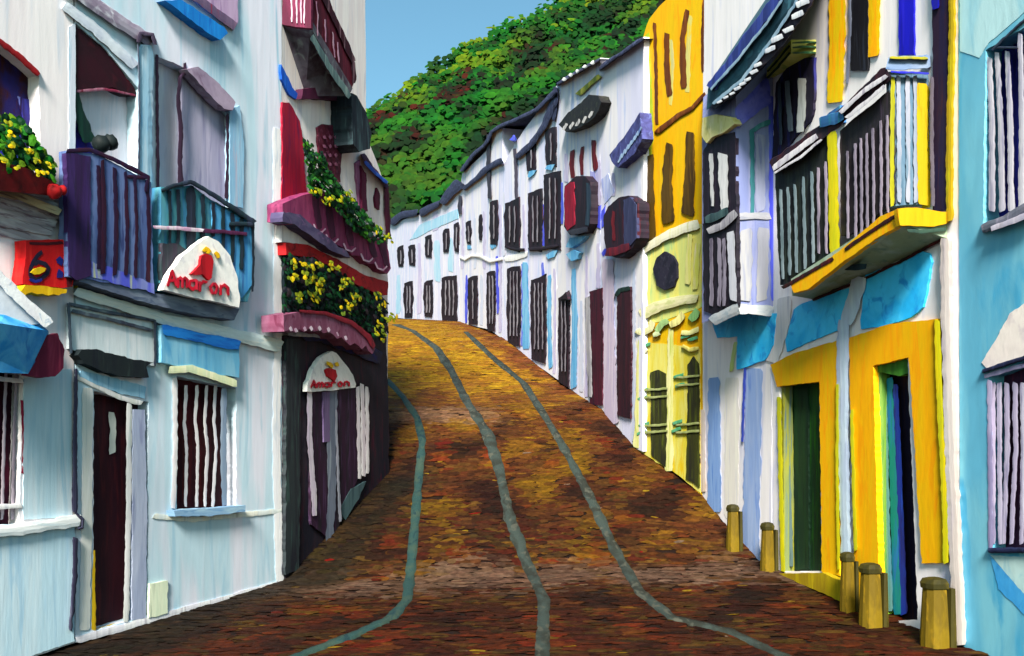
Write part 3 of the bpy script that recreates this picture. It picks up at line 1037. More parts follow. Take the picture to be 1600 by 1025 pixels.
b.stroke(L2, [(506, 526), (530, 529), (553, 534)], 6, .1, .05)
b.build('awning_wall_plate', paint((160, 20, 24), (130, 18, 24)), h2)
# upper white band and red band
b = MB()
b.poly(L2, [(440, 352), (452, 346), (480, 356), (520, 380), (565, 412), (605, 436), (604, 450), (570, 432), (530, 408), (480, 384), (440, 378)], .02, .06)
b.build('string_course', paint((226, 218, 218), (234, 228, 228), (206, 200, 208)), h2)
b = MB()
b.poly(L2, [(446, 379), (480, 382), (530, 406), (570, 430), (606, 440), (606, 462), (590, 460), (555, 444), (528, 424), (490, 402), (448, 398)], .02, .09)
b.build('red_band', paint((158, 20, 26), (178, 24, 30), (120, 16, 24), (4, 4, 6)), h2)
# lower balcony: maroon cloth over the railing
b = MB()
b.poly(L2, [(442, 345), (442, 318), (470, 306), (490, 300), (520, 300), (560, 345), (590, 372), (604, 376), (611, 420), (606, 428), (594, 424), (586, 412), (574, 412), (562, 400),
            (550, 398), (540, 388), (526, 382), (512, 382), (500, 372), (488, 360), (470, 352), (455, 350)], .04, .16, .8)
bo = b.build('balcony', paint((120, 44, 84), (140, 56, 96), (96, 34, 72), (9, 9, 2)), h2)
b = MB()
for x, yt, yb in ((495, 302, 358), (516, 316, 372), (545, 340, 384), (582, 376, 402), (600, 372, 416)):
    b = MB()
    b.stroke(L2, [(x - 3, yt), (x, (yt + yb) / 2), (x + 5, yb)], [12, 9], .2, .02)
    b.build('curtain_fold', paint((76, 26, 58), (62, 22, 50)), bo)
b = MB()
b.poly(L2, [(442, 330), (470, 335), (490, 352), (520, 378), (540, 392), (548, 404), (520, 392), (490, 372), (460, 350), (442, 346)], .10, .12, 1.5)
b.build('balcony_floor', paint((88, 80, 112), (70, 62, 96), (112, 84, 124), (3, 3, 6)), bo)
b = MB()
for k, (x, y) in enumerate(((498, 362), (518, 378), (545, 392), (572, 408), (594, 421))):
    b.stroke(L2, [(x - 8, y - 12), (x - 4, y - 2), (x + 5, y + 1), (x + 11, y - 5)], 2.6, .205, .012, .4, 2.5)
b.build('curtain_hem', paint((214, 180, 202), (196, 150, 178)), bo)
one('red_door', paint((160, 22, 52), (136, 20, 50), (110, 22, 62), (8, 8, 1)), h2, 'poly', L2, [(441, 160), (452, 160), (468, 188), (474, 220), (480, 320), (466, 325), (441, 330)], .0, .03)
b = MB()
b.poly(L2, [(496, 200), (506, 194), (526, 196), (535, 204), (532, 285), (520, 285), (500, 262)], 0, .05)
wo = b.build('window', paint((84, 24, 44), (70, 20, 38), (120, 60, 84), (10, 10, 8)), h2)
b = MB()
for k in range(12):
    b.stroke(L2, [(506 + (k % 3) * 9, 212 + (k // 3) * 14), (508 + (k % 3) * 9, 217 + (k // 3) * 14)], 5, .05, .012, .3, 2)
b.build('lattice', paint((132, 78, 104), (112, 60, 84)), wo)
b = MB()
b.poly(L2, [(556, 255), (562, 250), (568, 330), (563, 334)], 0, .05)
b.build('shutter', paint((150, 96, 132), (130, 70, 110)), h2)
b = MB()
b.poly(L2, [(565, 258), (572, 272), (574, 330), (566, 328)], 0, .06)
b.build('shutter', paint((92, 24, 56), (78, 20, 46)), h2)
one('attic_window', paint((92, 24, 50), (76, 20, 44)), h2, 'poly', L2, [(590, 293), (594, 302), (593, 328), (588, 324), (586, 308)], 0, .05, .5)
one('corner_shutter', paint((84, 22, 46), (70, 18, 40)), h2, 'stroke', L2, [(604, 292), (605, 340), (607, 374)], 8, 0, .05)
b = MB()
b.stroke(L2, [(566, 240), (580, 262), (598, 282), (606, 292)], [8, 7], .02, .12)
ev = b.build('roof_edge', paint((66, 36, 66), (52, 34, 70)), h2)
one('gutter_edge', paint((34, 70, 160), (40, 88, 180)), ev, 'stroke', L2, [(570, 252), (584, 268), (605, 286)], 5, .13, .04)
b = MB()
b.stroke(L2, [(532, 208), (540, 222), (552, 234)], 8, .02, .06)
b.build('gutter_edge', paint((34, 64, 160), (40, 80, 180)), h2)
b = MB()
b.stroke(L2, [(533, 198), (543, 214), (552, 230)], 5, .02, .1)
b.build('small_eave', paint((84, 32, 60), (70, 26, 52)), h2)
b = MB()
b.poly(L2, [(549, 145), (558, 150), (572, 175), (580, 205), (578, 232), (562, 238), (552, 225), (550, 190)], .02, .28, .8)
b.build('drain_hopper', paint((38, 52, 60), (28, 36, 46), (58, 78, 84)), h2)
# upper projecting balcony
EN = L2.end(441)
b = MB()
pF = .36
b.hull([L2.at(442, 40, .0), L2.at(486, 44, pF), L2.at(545, 150, pF), L2.at(478, 150, .0)],
       [L2.at(442, 28, .0), L2.at(486, 30, pF), L2.at(551, 138, pF), L2.at(478, 138, .0)])
bo = b.build('upper_balcony', paint((84, 80, 92), (64, 54, 66), (104, 110, 114), (4, 4, 4)), h2)
b = MB()
b.poly(L2, [(486, -80), (500, -20), (554, 96), (553, 130), (545, 150), (512, 92), (486, 44)], pF - .03, .03, .6)
b.build('balcony_front', paint((84, 22, 40), (66, 18, 34), (100, 26, 46), (8, 8, 1)), bo)
b = MB()
b.poly(EN, [(441, -80), (486, -80), (486, 44), (462, 42), (441, 38)], 0, .02, .6)
b.build('balcony_end', paint((92, 28, 56), (76, 22, 46), (112, 40, 70), (8, 8, 1)), bo)
b = MB()
b.stroke(L2, [(500, -20), (530, 44), (553, 97)], 9, pF, .03)
b.stroke(L2, [(553, 97), (553, 130)], 6, pF, .03)
b.build('hand_rail', paint((52, 16, 30), (44, 18, 30), (120, 90, 100)), bo)
b = MB()
b.stroke(L2, [(487, 56), (515, 105), (547, 152)], 9, pF, .03)
b.build('floor_edge', paint((92, 116, 116), (72, 92, 96), (130, 150, 146)), bo)
b = MB()
for a, c in (((455, -20), (456, 34)), ((463, -20), (464, 36)), ((470, -20), (471, 36)), ((476, -20), (475, 36))):
    b.stroke(EN, [a, c], 2.4, .02, .012)
for a, c in (((486, 6), (487, 42)), ((495, 2), (497, 56)), ((508, 30), (509, 66)), ((520, 50), (523, 90)), ((528, 66), (530, 98))):
    b.stroke(L2, [a, c], 2.2, pF, .012)
b.build('balcony_bars', paint((206, 176, 192), (170, 120, 146)), bo)
b = MB()
b.poly(L2, [(474, 139), (500, 137), (541, 143), (541, 157), (500, 155), (470, 154)], .0, .09, 1)
b.build('bearer', paint((70, 22, 52), (58, 18, 44)), bo)
b = MB()
b.poly(L2, [(439, 100), (446, 112), (458, 136), (470, 152), (462, 155), (452, 148), (440, 124)], .0, .04, .8)
b.build('bracket', paint((26, 84, 190), (30, 98, 204)), bo)

pt = thing('balcony_plant', L2.at(540, 330, .2), 'trailing green plant with yellow flowers along the lower maroon balcony', 'plant')
b = MB()
leaves(b, L2, [(474, 216), (490, 228), (505, 240), (512, 265), (540, 300), (560, 318), (575, 340), (598, 362), (604, 380), (580, 378), (555, 362), (530, 330), (505, 312), (484, 300), (478, 250)], 620, (.18, .36), 6,
       [(22, 78, 34), (18, 56, 32), (30, 96, 34), (46, 104, 36), (16, 44, 36), (60, 120, 30)])
b.build('foliage', LEAF, pt, True)
b = MB()
for x, y, n in ((488, 298, 5), (500, 300, 4), (510, 314, 7), (522, 310, 5), (532, 312, 5), (543, 302, 7), (548, 308, 4), (592, 358, 4), (606, 370, 6), (610, 374, 3)):
    for k in range(n):
        b.dab(L2.at(x + U(-6, 6), y + U(-5, 5), .40), L2.n3 + Vector((0, -.6, .3)), U(.02, .042), U(.014, .028), lin(random.choice([(176, 172, 20), (206, 180, 20), (140, 156, 26), (104, 134, 30)]), .42))
tag(b.build('flowers', LEAF, pt, True), kind='stuff')

cp = thing('climbing_plant', L2.at(520, 485, .1), 'dense dark climbing plant with yellow flowers under the red band', 'plant')
b = MB()
b.poly(L2, [(444, 396), (490, 402), (528, 424), (556, 444), (590, 460), (604, 470), (602, 520), (584, 530), (560, 508), (520, 492), (480, 488), (444, 492)], .02, .03)
b.build('trellis', paint((18, 38, 36), (16, 30, 40), (24, 52, 42)), cp)
b = MB()
leaves(b, L2, [(444, 396), (490, 402), (528, 424), (556, 444), (590, 460), (604, 474), (606, 525), (590, 530), (560, 508), (520, 492), (480, 488), (444, 492)], 700, (.06, .22), 6.5,
       [(16, 48, 36), (18, 62, 38), (14, 36, 34), (26, 30, 40), (20, 74, 40), (40, 34, 40)])
b.build('foliage', LEAF, cp, True)
b = MB()
for x, y, n in ((460, 412, 9), (457, 432, 8), (482, 420, 8), (485, 438, 10), (478, 410, 6), (496, 418, 6), (522, 416, 9), (502, 440, 9), (464, 464, 9), (490, 464, 9), (498, 452, 6), (545, 440, 10), (548, 476, 12), (556, 466, 9),
                (540, 486, 6), (594, 464, 6), (600, 480, 6), (612, 496, 9), (598, 500, 8), (592, 516, 8), (596, 526, 5), (538, 446, 5)):
    for k in range(n):
        b.dab(L2.at(x + U(-8, 8), y + U(-7, 7), U(.24, .30)), L2.n3 + Vector((U(-.3, .3), -.6, .3)), U(.02, .05), U(.014, .034), lin(random.choice([(176, 166, 22), (206, 176, 20), (118, 134, 30), (140, 150, 28), (96, 118, 34)]), .42))
tag(b.build('flowers', LEAF, cp, True), kind='stuff')

# ================================================================== RIGHT SIDE
WALLW = paint((230, 225, 228), (236, 230, 234), (204, 204, 226), (2.6, 2.6, .3))
WALLF = paint((228, 224, 230), (212, 210, 234), (186, 196, 230), (1.7, 1.7, .22))
YEL = paint((240, 170, 2), (232, 178, 6), (240, 158, 2), (5, 5, 1), k=.74)
OLY = paint((214, 202, 20), (196, 194, 30), (230, 206, 20), (7, 7, .8))
BRN = paint((92, 48, 14), (72, 36, 16), (116, 64, 18), (8, 8, 1))
BLK = paint((28, 24, 34), (20, 18, 26), (46, 32, 46), (10, 10, 1))
SKYB = paint((30, 150, 206), (54, 168, 216), (24, 124, 190), (2.5, 2.5, 2.5), k=1.2)
BARW = paint((176, 166, 184), (206, 198, 210), (128, 120, 140))
SLATE = paint((52, 56, 84), (40, 40, 62), (78, 84, 116), (6, 6, 6))

# ---------------- light blue house at the right edge
r0 = thing('blue_house', R1.at(1560, 1060), 'bright sky blue house at the right edge with two barred windows', 'house')
wu = [(1540, 78), (1640, 20), (1680, 20), (1680, 300), (1600, 330), (1536, 350)]
wl = [(1544, 588), (1600, 566), (1680, 545), (1680, 865), (1546, 862)]
R0w = paint((98, 176, 208), (122, 192, 214), (76, 166, 206), (1.6, 1.6, .5), k=.72)
wall(R1, [(1497, -160), (2100, -420), (2100, 1500), (1500, 1012)], [wu, wl], R0w, r0, 0.14, off=.006)
one('wall_patch', paint((160, 204, 214), (176, 212, 218), (146, 196, 212), (3, 3, 1)), r0, 'poly', R1, [(1499, -100), (1720, -200), (1720, -60), (1600, 20), (1545, 66), (1530, 90), (1500, 80)], 0, .015)
one('wall_patch', paint((226, 212, 208), (234, 222, 216), (214, 200, 202), (3, 3, 2)), r0, 'poly', R1, [(1578, 490), (1600, 474), (1700, 440), (1700, 530), (1600, 556), (1544, 580), (1534, 566), (1556, 530)], 0, .02)
one('wall_patch', paint((166, 202, 206), (182, 210, 210), (150, 192, 204), (3, 3, 2)), r0, 'poly', R1, [(1548, 868), (1690, 874), (1690, 1020), (1620, 950), (1580, 906)], 0, .015)
wd = panel('window', R1, wu, 0.14, paint((36, 44, 156), (28, 30, 110), (54, 50, 170), (6, 6, 1)), r0)
b = MB()
for x0, x1, yt in ((1546, 1550, 90), (1558, 1566, 82), (1574, 1580, 80), (1594, 1596, 52), (1612, 1612, 40)):
    b.stroke(R1, [(x0, yt), ((x0 + x1) / 2 + 2, 200), (x1, 330)], [8, 11], -.02, .04)
b.build('window_bars', paint((188, 182, 198), (208, 202, 212), (150, 146, 170)), wd)
b = MB()
b.stroke(R1, [(1552, 75), (1572, 74), (1590, 75)], 4, 0, .04)
b.stroke(R1, [(1550, 78), (1580, 50), (1606, 26), (1650, -10)], 4, 0, .05)
b.build('frame', paint((48, 60, 76), (40, 44, 64)), wd)
b = MB()
b.stroke(R1, [(1534, 358), (1570, 344), (1604, 324), (1680, 296)], 15, 0, .09)
so_ = b.build('sill', paint((104, 104, 120), (84, 90, 104), (130, 126, 146)), r0)
one('sill_edge', paint((196, 188, 204), (176, 170, 190)), so_, 'stroke', R1, [(1548, 358), (1580, 346), (1620, 330)], 9, .08, .02)
wd = panel('window', R1, wl, 0.14, paint((70, 40, 70), (52, 34, 60), (96, 40, 70), (7, 7, 1)), r0)
b = MB()
for x0, x1 in ((1551, 1552), (1561, 1563), (1573, 1568), (1586, 1580), (1598, 1596), (1612, 1612)):
    b.stroke(R1, [(x0, 598), (x0 + 1, 700), (x1, 850)], [9, 7], -.04, .03)
b.build('window_bars', paint((178, 166, 194), (202, 194, 212), (132, 126, 160)), wd)
b = MB()
b.stroke(R1, [(1535, 580), (1570, 569), (1604, 558), (1680, 536)], 7, 0, .07)
b.build('window_head', paint((32, 38, 70), (26, 30, 56), (54, 60, 96)), r0)
b = MB()
b.stroke(R1, [(1544, 860), (1600, 860), (1680, 862)], 9, 0, .08)
b.build('sill', paint((32, 38, 70), (26, 30, 56), (54, 60, 96)), r0)
b = MB()
b.stroke(R1, [(1538, 588), (1580, 576), (1640, 560)], 7, 0, .045)
b.stroke(R1, [(1546, 594), (1547, 720), (1548, 856)], 8, 0, .03)
b.build('frame', paint((150, 140, 180), (176, 166, 200)), r0)
one('wall_patch', paint((58, 150, 212), (76, 164, 218), (48, 134, 200), (3, 3, 2)), r0, 'poly', R1, [(1546, 868), (1580, 905), (1620, 948), (1640, 985), (1600, 960), (1560, 920)], 0, .012)

# ---------------- house with the yellow door frames
r1 = thing('yellow_trimmed_house', R1.at(1350, 960), 'white house with thick yellow door frames and a long yellow balcony', 'house')
d1 = [(1218, 598), (1281, 590), (1284, 893), (1219, 893)]
d2 = [(1364, 570), (1418, 556), (1434, 968), (1365, 972)]
wall(R1, [(1206, -160), (1497, -160), (1500, 1010), (1400, 972), (1330, 945), (1206, 890)], [d1, d2], WALLW, r1, 0.16)
b = MB()
b.poly(R1, [(1204, 570), (1240, 552), (1310, 531), (1308, 640), (1312, 900), (1284, 893), (1280, 596), (1214, 604)], 0, .05)
b.build('door_frame', YEL, r1)
b = MB()
b.poly(R1, [(1326, 528), (1390, 506), (1465, 498), (1470, 620), (1478, 880), (1440, 880), (1420, 558), (1364, 572), (1372, 870), (1376, 960), (1335, 940), (1330, 700)], 0, .05)
b.build('door_frame', YEL, r1)
one('frame_edge', OLY, r1, 'stroke', R1, [(1464, 500), (1468, 620), (1477, 800), (1478, 880)], 10, .045, .02)
one('frame_edge', OLY, r1, 'stroke', R1, [(1308, 600), (1308, 740), (1310, 890)], 5, .045, .02)
one('frame_edge', OLY, r1, 'stroke', R1, [(1331, 640), (1334, 760), (1337, 860)], 6, .045, .02)
one('frame_edge', OLY, r1, 'stroke', R1, [(1217, 620), (1220, 760), (1223, 893)], 7, .01, .04)
d = panel('door', R1, d1, 0.16, paint((36, 78, 30), (28, 56, 34), (44, 104, 24), (8, 8, .6)), r1)
one('door_edge', paint((112, 144, 160), (132, 160, 172), k=.6), d, 'stroke', R1, [(1226, 612), (1230, 740), (1235, 885)], 10, -.10, .03)
one('door_head', paint((120, 156, 110), (150, 176, 140)), d, 'stroke', R1, [(1238, 592), (1256, 590), (1270, 588)], 5, -.02, .03)
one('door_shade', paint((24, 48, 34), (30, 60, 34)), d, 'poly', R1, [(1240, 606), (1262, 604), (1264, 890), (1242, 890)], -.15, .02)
d = panel('door', R1, d2, 0.16, paint((30, 22, 34), (22, 20, 44), (44, 26, 30), (8, 8, .6)), r1)
b = MB()
b.poly(R1, [(1362, 575), (1377, 578), (1382, 780), (1388, 960), (1372, 960), (1366, 760)], -.12, .04)
b.build('door_jamb', paint((124, 190, 40), (150, 204, 60), (96, 166, 50), (7, 7, .8)), d)
b = MB()
b.stroke(R1, [(1379, 580), (1384, 760), (1390, 955)], 11, -.11, .04)
b.build('door_jamb', paint((110, 164, 166), (140, 190, 160), (96, 160, 180)), d)
b = MB()
b.stroke(R1, [(1390, 590), (1396, 760), (1402, 960)], [10, 14], -.11, .035)
b.build('door_jamb', paint((24, 130, 160), (20, 140, 130), (40, 120, 190)), d)
b = MB()
b.stroke(R1, [(1399, 600), (1405, 760), (1412, 960)], [9, 12], -.11, .03)
b.build('door_jamb', paint((24, 60, 170), (30, 44, 130), (30, 80, 200)), d)
one('door_head', paint((64, 126, 40), (44, 96, 34), (110, 150, 80)), d, 'poly', R1, [(1362, 572), (1420, 556), (1422, 582), (1404, 588), (1386, 584), (1364, 580)], -.04, .04)
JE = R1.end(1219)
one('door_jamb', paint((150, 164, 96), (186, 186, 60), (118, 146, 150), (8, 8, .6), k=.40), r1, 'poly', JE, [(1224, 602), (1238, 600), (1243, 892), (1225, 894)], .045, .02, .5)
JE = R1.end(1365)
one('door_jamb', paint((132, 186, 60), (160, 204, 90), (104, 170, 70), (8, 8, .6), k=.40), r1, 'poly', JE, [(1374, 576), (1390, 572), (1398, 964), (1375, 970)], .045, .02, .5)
# base course, pier, blue patches, corner strip
one('door_step', paint((170, 148, 16), (150, 124, 20), (186, 160, 20)), r1, 'poly', R1, [(1216, 896), (1284, 895), (1316, 908), (1322, 945), (1290, 928), (1240, 908)], 0, .10)
b = MB()
b.stroke(R1, [(1318, 500), (1316, 580), (1318, 700), (1322, 870)], [20, 17], 0, .065)
b.stroke(R1, [(1344, 432), (1334, 470), (1322, 505)], [22, 24], 0, .065)
b.build('pier', paint((186, 204, 222), (176, 188, 216), (200, 214, 226), (5, 5, .8)), r1)
one('blue_patch', SKYB, r1, 'poly', R1, [(1240, 484), (1254, 474), (1330, 448), (1330, 470), (1316, 514), (1270, 532), (1230, 550), (1228, 530)], 0, .03)
one('blue_patch', SKYB, r1, 'poly', R1, [(1352, 430), (1400, 410), (1440, 392), (1452, 396), (1456, 410), (1442, 480), (1424, 496), (1380, 510), (1346, 514), (1344, 500)], 0, .03)
one('corner_strip', paint((228, 212, 206), (234, 222, 218), (214, 200, 204), (6, 6, .6)), r1, 'stroke', R1, [(1478, 372), (1480, 500), (1486, 700), (1494, 880), (1500, 1008)], [20, 22], .02, .06)
one('drain_strip', paint((208, 206, 212), (222, 218, 222), (190, 190, 204), (6, 6, .6)), r1, 'stroke', R1, [(1226, 464), (1224, 500), (1212, 540), (1204, 565)], [22, 26], 0, .04)
# upper storey
for pts, w_ in (([(1308, -60), (1308, 60), (1304, 160)], 27), ([(1366, -60), (1366, 30), (1364, 88)], 19)):
    one('yellow_strip', paint((246, 184, 10), (228, 196, 16), (250, 170, 10), (5, 5, 1)), r1, 'stroke', R1, pts, w_, 0, .04)
b = MB()
b.stroke(R1, [(1488, -80), (1488, 60), (1484, 200), (1484, 345)], 12, 0, .06)
b.build('yellow_strip', paint((222, 170, 14), (196, 164, 24), (206, 190, 26), (5, 5, 1)), r1)
b = MB()
b.rect(R1, 1329, -120, 1356, 110, 0, .03)
dk = b.build('balcony_door', paint((24, 24, 30), (20, 20, 28), (40, 44, 56)), r1)
one('door_edge', paint((130, 136, 158), (110, 116, 140)), dk, 'stroke', R1, [(1328, -40), (1328, 40), (1324, 130)], 5, .02, .02)
b = MB()
b.rect(R1, 1404, -120, 1428, 86, 0, .03)
b.build('balcony_door', paint((26, 26, 190), (22, 22, 160), (40, 36, 206)), r1)
b = MB()
b.rect(R1, 1457, -120, 1480, 330, 0, .05)
ds = b.build('side_shutter', paint((40, 26, 46), (28, 26, 60), (60, 30, 44)), r1)
one('shutter_cap', paint((26, 26, 190), (30, 30, 150)), ds, 'stroke', R1, [(1460, -60), (1461, -20), (1462, 14)], 13, .04, .02)
one('shutter_edge', paint((140, 128, 146), (116, 104, 122)), ds, 'stroke', R1, [(1456, 120), (1456, 220), (1458, 322)], 6, .04, .02)
one('yellow_strip', paint((232, 186, 12), (206, 184, 24)), r1, 'stroke', R1, [(1444, 136), (1444, 220), (1447, 325)], 16, 0, .04)
# dark window with white shutter and a small projecting cornice
b = MB()
b.poly(R1, [(1212, 130), (1240, 92), (1272, 90), (1271, 170), (1266, 190), (1240, 216), (1206, 260)], 0, .05)
wo = b.build('window', paint((36, 30, 50), (28, 26, 44), (40, 40, 110)), r1)
one('shutter', paint((206, 208, 206), (222, 222, 220)), wo, 'stroke', R1, [(1253, 122), (1253, 165), (1250, 206)], [14, 12], .05, .04)
one('shutter', paint((96, 110, 120), (80, 92, 104)), wo, 'stroke', R1, [(1230, 126), (1232, 165), (1236, 205)], 8, .05, .03)
one('inner_frame', paint((56, 74, 88), (44, 56, 72)), wo, 'stroke', R1, [(1218, 130), (1219, 180), (1220, 226)], 5, .05, .03)
b = MB()
b.hull([R1.at(1200, 126, 0), R1.at(1198, 120, .2), R1.at(1236, 84, .2), R1.at(1275, 84, 0)],
       [R1.at(1200, 114, 0), R1.at(1198, 108, .2), R1.at(1236, 62, .2), R1.at(1275, 62, 0)])
co = b.build('window_cornice', paint((196, 196, 92), (206, 204, 120), (150, 170, 70), (3, 3, 12)), r1)
E2 = R1.end(1275)
b = MB()
for y in (66, 73, 82):
    b.stroke(E2, [(1238, y + 1), (1256, y), (1275, y)], 3.2, .0, .02)
b.stroke(R1, [(1199, 122), (1216, 104), (1234, 82)], 4, .2, .02)
b.stroke(R1, [(1199, 112), (1216, 93), (1234, 71)], 3.5, .2, .02)
b.build('cornice_lines', paint((26, 70, 40), (30, 54, 36), (60, 96, 60)), co)
one('lintel', paint((60, 110, 170), (44, 90, 150), (80, 140, 150)), r1, 'poly', R1, [(1274, 204), (1292, 180), (1312, 164), (1314, 190), (1296, 200), (1284, 206)], 0, .06)

# long yellow balcony: slab, railings on the front and on the near end
PB = .42
eb = R1.end(1454)
b = MB()
b.hull([R1.at(1272, 468, 0), R1.at(1238, 462, PB), R1.at(1408, 350, PB + .02), R1.at(1480, 372, 0)],
       [R1.at(1272, 440, 0), R1.at(1236, 436, PB), R1.at(1404, 326, PB + .02), R1.at(1480, 338, 0)])
bo = b.build('balcony', paint((140, 160, 128), (158, 176, 160), (110, 136, 120), (3, 3, 3)), r1)
b = MB()
b.poly(R1, [(1236, 446), (1320, 385), (1376, 338), (1402, 326), (1406, 352), (1370, 372), (1316, 410), (1262, 452), (1240, 458)], PB + .01, .03, .8)
b.build('slab_edge', YEL, bo)
b = MB()
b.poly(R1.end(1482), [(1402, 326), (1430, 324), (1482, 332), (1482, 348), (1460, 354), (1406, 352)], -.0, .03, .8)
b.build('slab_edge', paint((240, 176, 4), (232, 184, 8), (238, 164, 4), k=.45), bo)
one('slab_stripe', paint((44, 66, 56), (30, 50, 48)), bo, 'stroke', R1.end(1481), [(1418, 360), (1440, 362), (1478, 358)], 6, .01, .03)
b = MB()
b.stroke(R1, [(1270, 469), (1340, 440), (1420, 402), (1474, 372)], 5, .02, .04)
b.stroke(R1, [(1222, 450), (1262, 427), (1302, 404)], 6, PB + .03, .03)
b.stroke(R1, [(1320, 390), (1360, 362), (1402, 335)], 6, PB + .03, .03)
b.build('slab_line', paint((58, 20, 24), (36, 24, 22), (80, 24, 26)), bo)
b = MB()
b.stroke(R1, [(1312, 418), (1330, 418), (1354, 416)], 9, .25, .02)
b.build('slab_stain', paint((40, 66, 80), (30, 50, 66)), bo)
b = MB()
b.poly(R1, [(1211, 272), (1296, 208), (1298, 396), (1240, 440), (1219, 446), (1214, 360)], PB - .06, .03)
rp = b.build('railing_screen', paint((40, 44, 40), (30, 32, 40), (56, 66, 62), (9, 9, .8)), bo)
b = MB()
b.poly(R1, [(1312, 204), (1390, 140), (1392, 318), (1330, 366), (1314, 370)], PB - .06, .03)
b.build('railing_screen', paint((44, 42, 44), (34, 32, 40), (60, 50, 66), (9, 9, .8)), bo)
b = MB()
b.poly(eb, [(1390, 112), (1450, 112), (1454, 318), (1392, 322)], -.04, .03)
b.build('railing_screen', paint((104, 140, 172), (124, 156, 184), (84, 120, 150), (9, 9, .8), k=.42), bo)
b = MB()
for x, yt, yb in ((1220, 296, 436), (1231, 292, 430), (1242, 288, 426), (1255, 276, 420), (1268, 268, 410)):
    b.stroke(R1, [(x, yt), (x + 2, (yt + yb) / 2), (x + 3, yb)], 5, PB - .02, .025)
b.build('baluster_bars', paint((120, 138, 146), (150, 164, 172), (90, 110, 116)), bo)
b = MB()
for x, yt, yb in ((1278, 262, 396), (1290, 252, 396), (1324, 236, 372), (1336, 224, 372), (1345, 216, 366), (1354, 208, 356), (1364, 200, 348), (1376, 188, 340), (1386, 180, 332)):
    b.stroke(R1, [(x, yt), (x + 1, (yt + yb) / 2), (x + 1, yb)], 4.6, PB - .02, .025)
b.build('baluster_bars', paint((150, 138, 156), (176, 160, 178), (112, 102, 120)), bo)
b = MB()
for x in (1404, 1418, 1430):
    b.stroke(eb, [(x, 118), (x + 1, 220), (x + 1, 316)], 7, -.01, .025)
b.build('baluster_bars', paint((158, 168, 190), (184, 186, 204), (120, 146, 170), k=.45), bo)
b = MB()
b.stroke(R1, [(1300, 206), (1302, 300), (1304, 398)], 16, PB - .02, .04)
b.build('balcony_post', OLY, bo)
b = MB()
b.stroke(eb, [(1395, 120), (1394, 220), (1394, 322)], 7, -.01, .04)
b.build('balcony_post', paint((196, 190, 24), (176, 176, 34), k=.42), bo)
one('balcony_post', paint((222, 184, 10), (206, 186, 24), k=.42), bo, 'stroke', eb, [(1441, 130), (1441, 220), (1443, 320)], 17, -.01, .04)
b = MB()
b.stroke(R1, [(1206, 262), (1250, 232), (1302, 192), (1340, 158), (1388, 112)], 22, PB - .02, .05)
hr = b.build('hand_rail', paint((46, 24, 34), (30, 24, 36), (60, 28, 34)), bo)
b = MB()
b.stroke(R1, [(1208, 264), (1230, 246), (1276, 212)], 9, PB + .03, .02)
b.stroke(R1, [(1210, 270), (1250, 246), (1284, 218)], 4, PB + .03, .02)
b.stroke(R1, [(1312, 176), (1350, 142), (1386, 118)], 7, PB + .03, .02)
b.stroke(R1, [(1322, 184), (1355, 158), (1382, 134)], 6, PB + .03, .02)
b.build('rail_edge', paint((206, 200, 208), (226, 220, 226), (176, 166, 182)), hr)
b = MB()
b.stroke(R1, [(1280, 192), (1300, 186), (1318, 180)], 17, PB + .0, .05)
b.build('rail_cap', paint((44, 90, 140), (56, 110, 160), (40, 120, 130)), hr)
b = MB()
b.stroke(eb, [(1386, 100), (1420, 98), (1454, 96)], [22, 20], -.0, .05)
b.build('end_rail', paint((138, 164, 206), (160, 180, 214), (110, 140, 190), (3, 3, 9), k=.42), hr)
b = MB()
b.stroke(eb, [(1390, 90), (1420, 90), (1450, 91)], 4, .05, .02)
b.build('rail_stripe', paint((190, 180, 40), (150, 160, 90), k=.42), hr)
b = MB()
b.stroke(eb, [(1392, 112), (1420, 113), (1452, 115)], 3.4, .05, .02)
b.build('rail_stripe', paint((28, 30, 170), (40, 44, 150)), hr)

# ---------------- white house with the lavender bay
r2 = thing('white_house', R1.at(1150, 850), 'white house with a lavender box bay, sky blue shadow painted beneath and slanting slate eave', 'house')
wall(R1, [(1098, -160), (1206, -160), (1206, 890), (1180, 880), (1130, 815), (1098, 776)], [], WALLW, r2, off=.003)
b = MB()
b.stroke(R1, [(1115, 590), (1116, 690), (1116, 800)], [19, 23], 0, .03)
b.build('blue_pilaster', paint((124, 158, 214), (140, 172, 222), (100, 140, 206), (7, 7, .6)), r2)
b = MB()
b.stroke(R1, [(1178, 575), (1176, 700), (1172, 884)], [28, 30], 0, .03)
b.build('blue_pilaster', paint((138, 164, 214), (156, 176, 218), (112, 144, 208), (7, 7, .6)), r2)
one('pilaster_line', paint((60, 80, 190), (70, 90, 200)), r2, 'stroke', R1, [(1164, 575), (1162, 620), (1160, 690)], 4, .02, .02)
b = MB()
b.stroke(R1, [(1144, 590), (1143, 700), (1143, 808)], 24, 0, .02)
b.build('cream_strip', paint((224, 218, 212), (230, 226, 216), (212, 208, 212), (7, 7, .6)), r2)
one('peach_strip', paint((226, 200, 178), (220, 206, 200)), r2, 'stroke', R1, [(1097, 640), (1098, 700), (1099, 768)], 8, .012, .02)
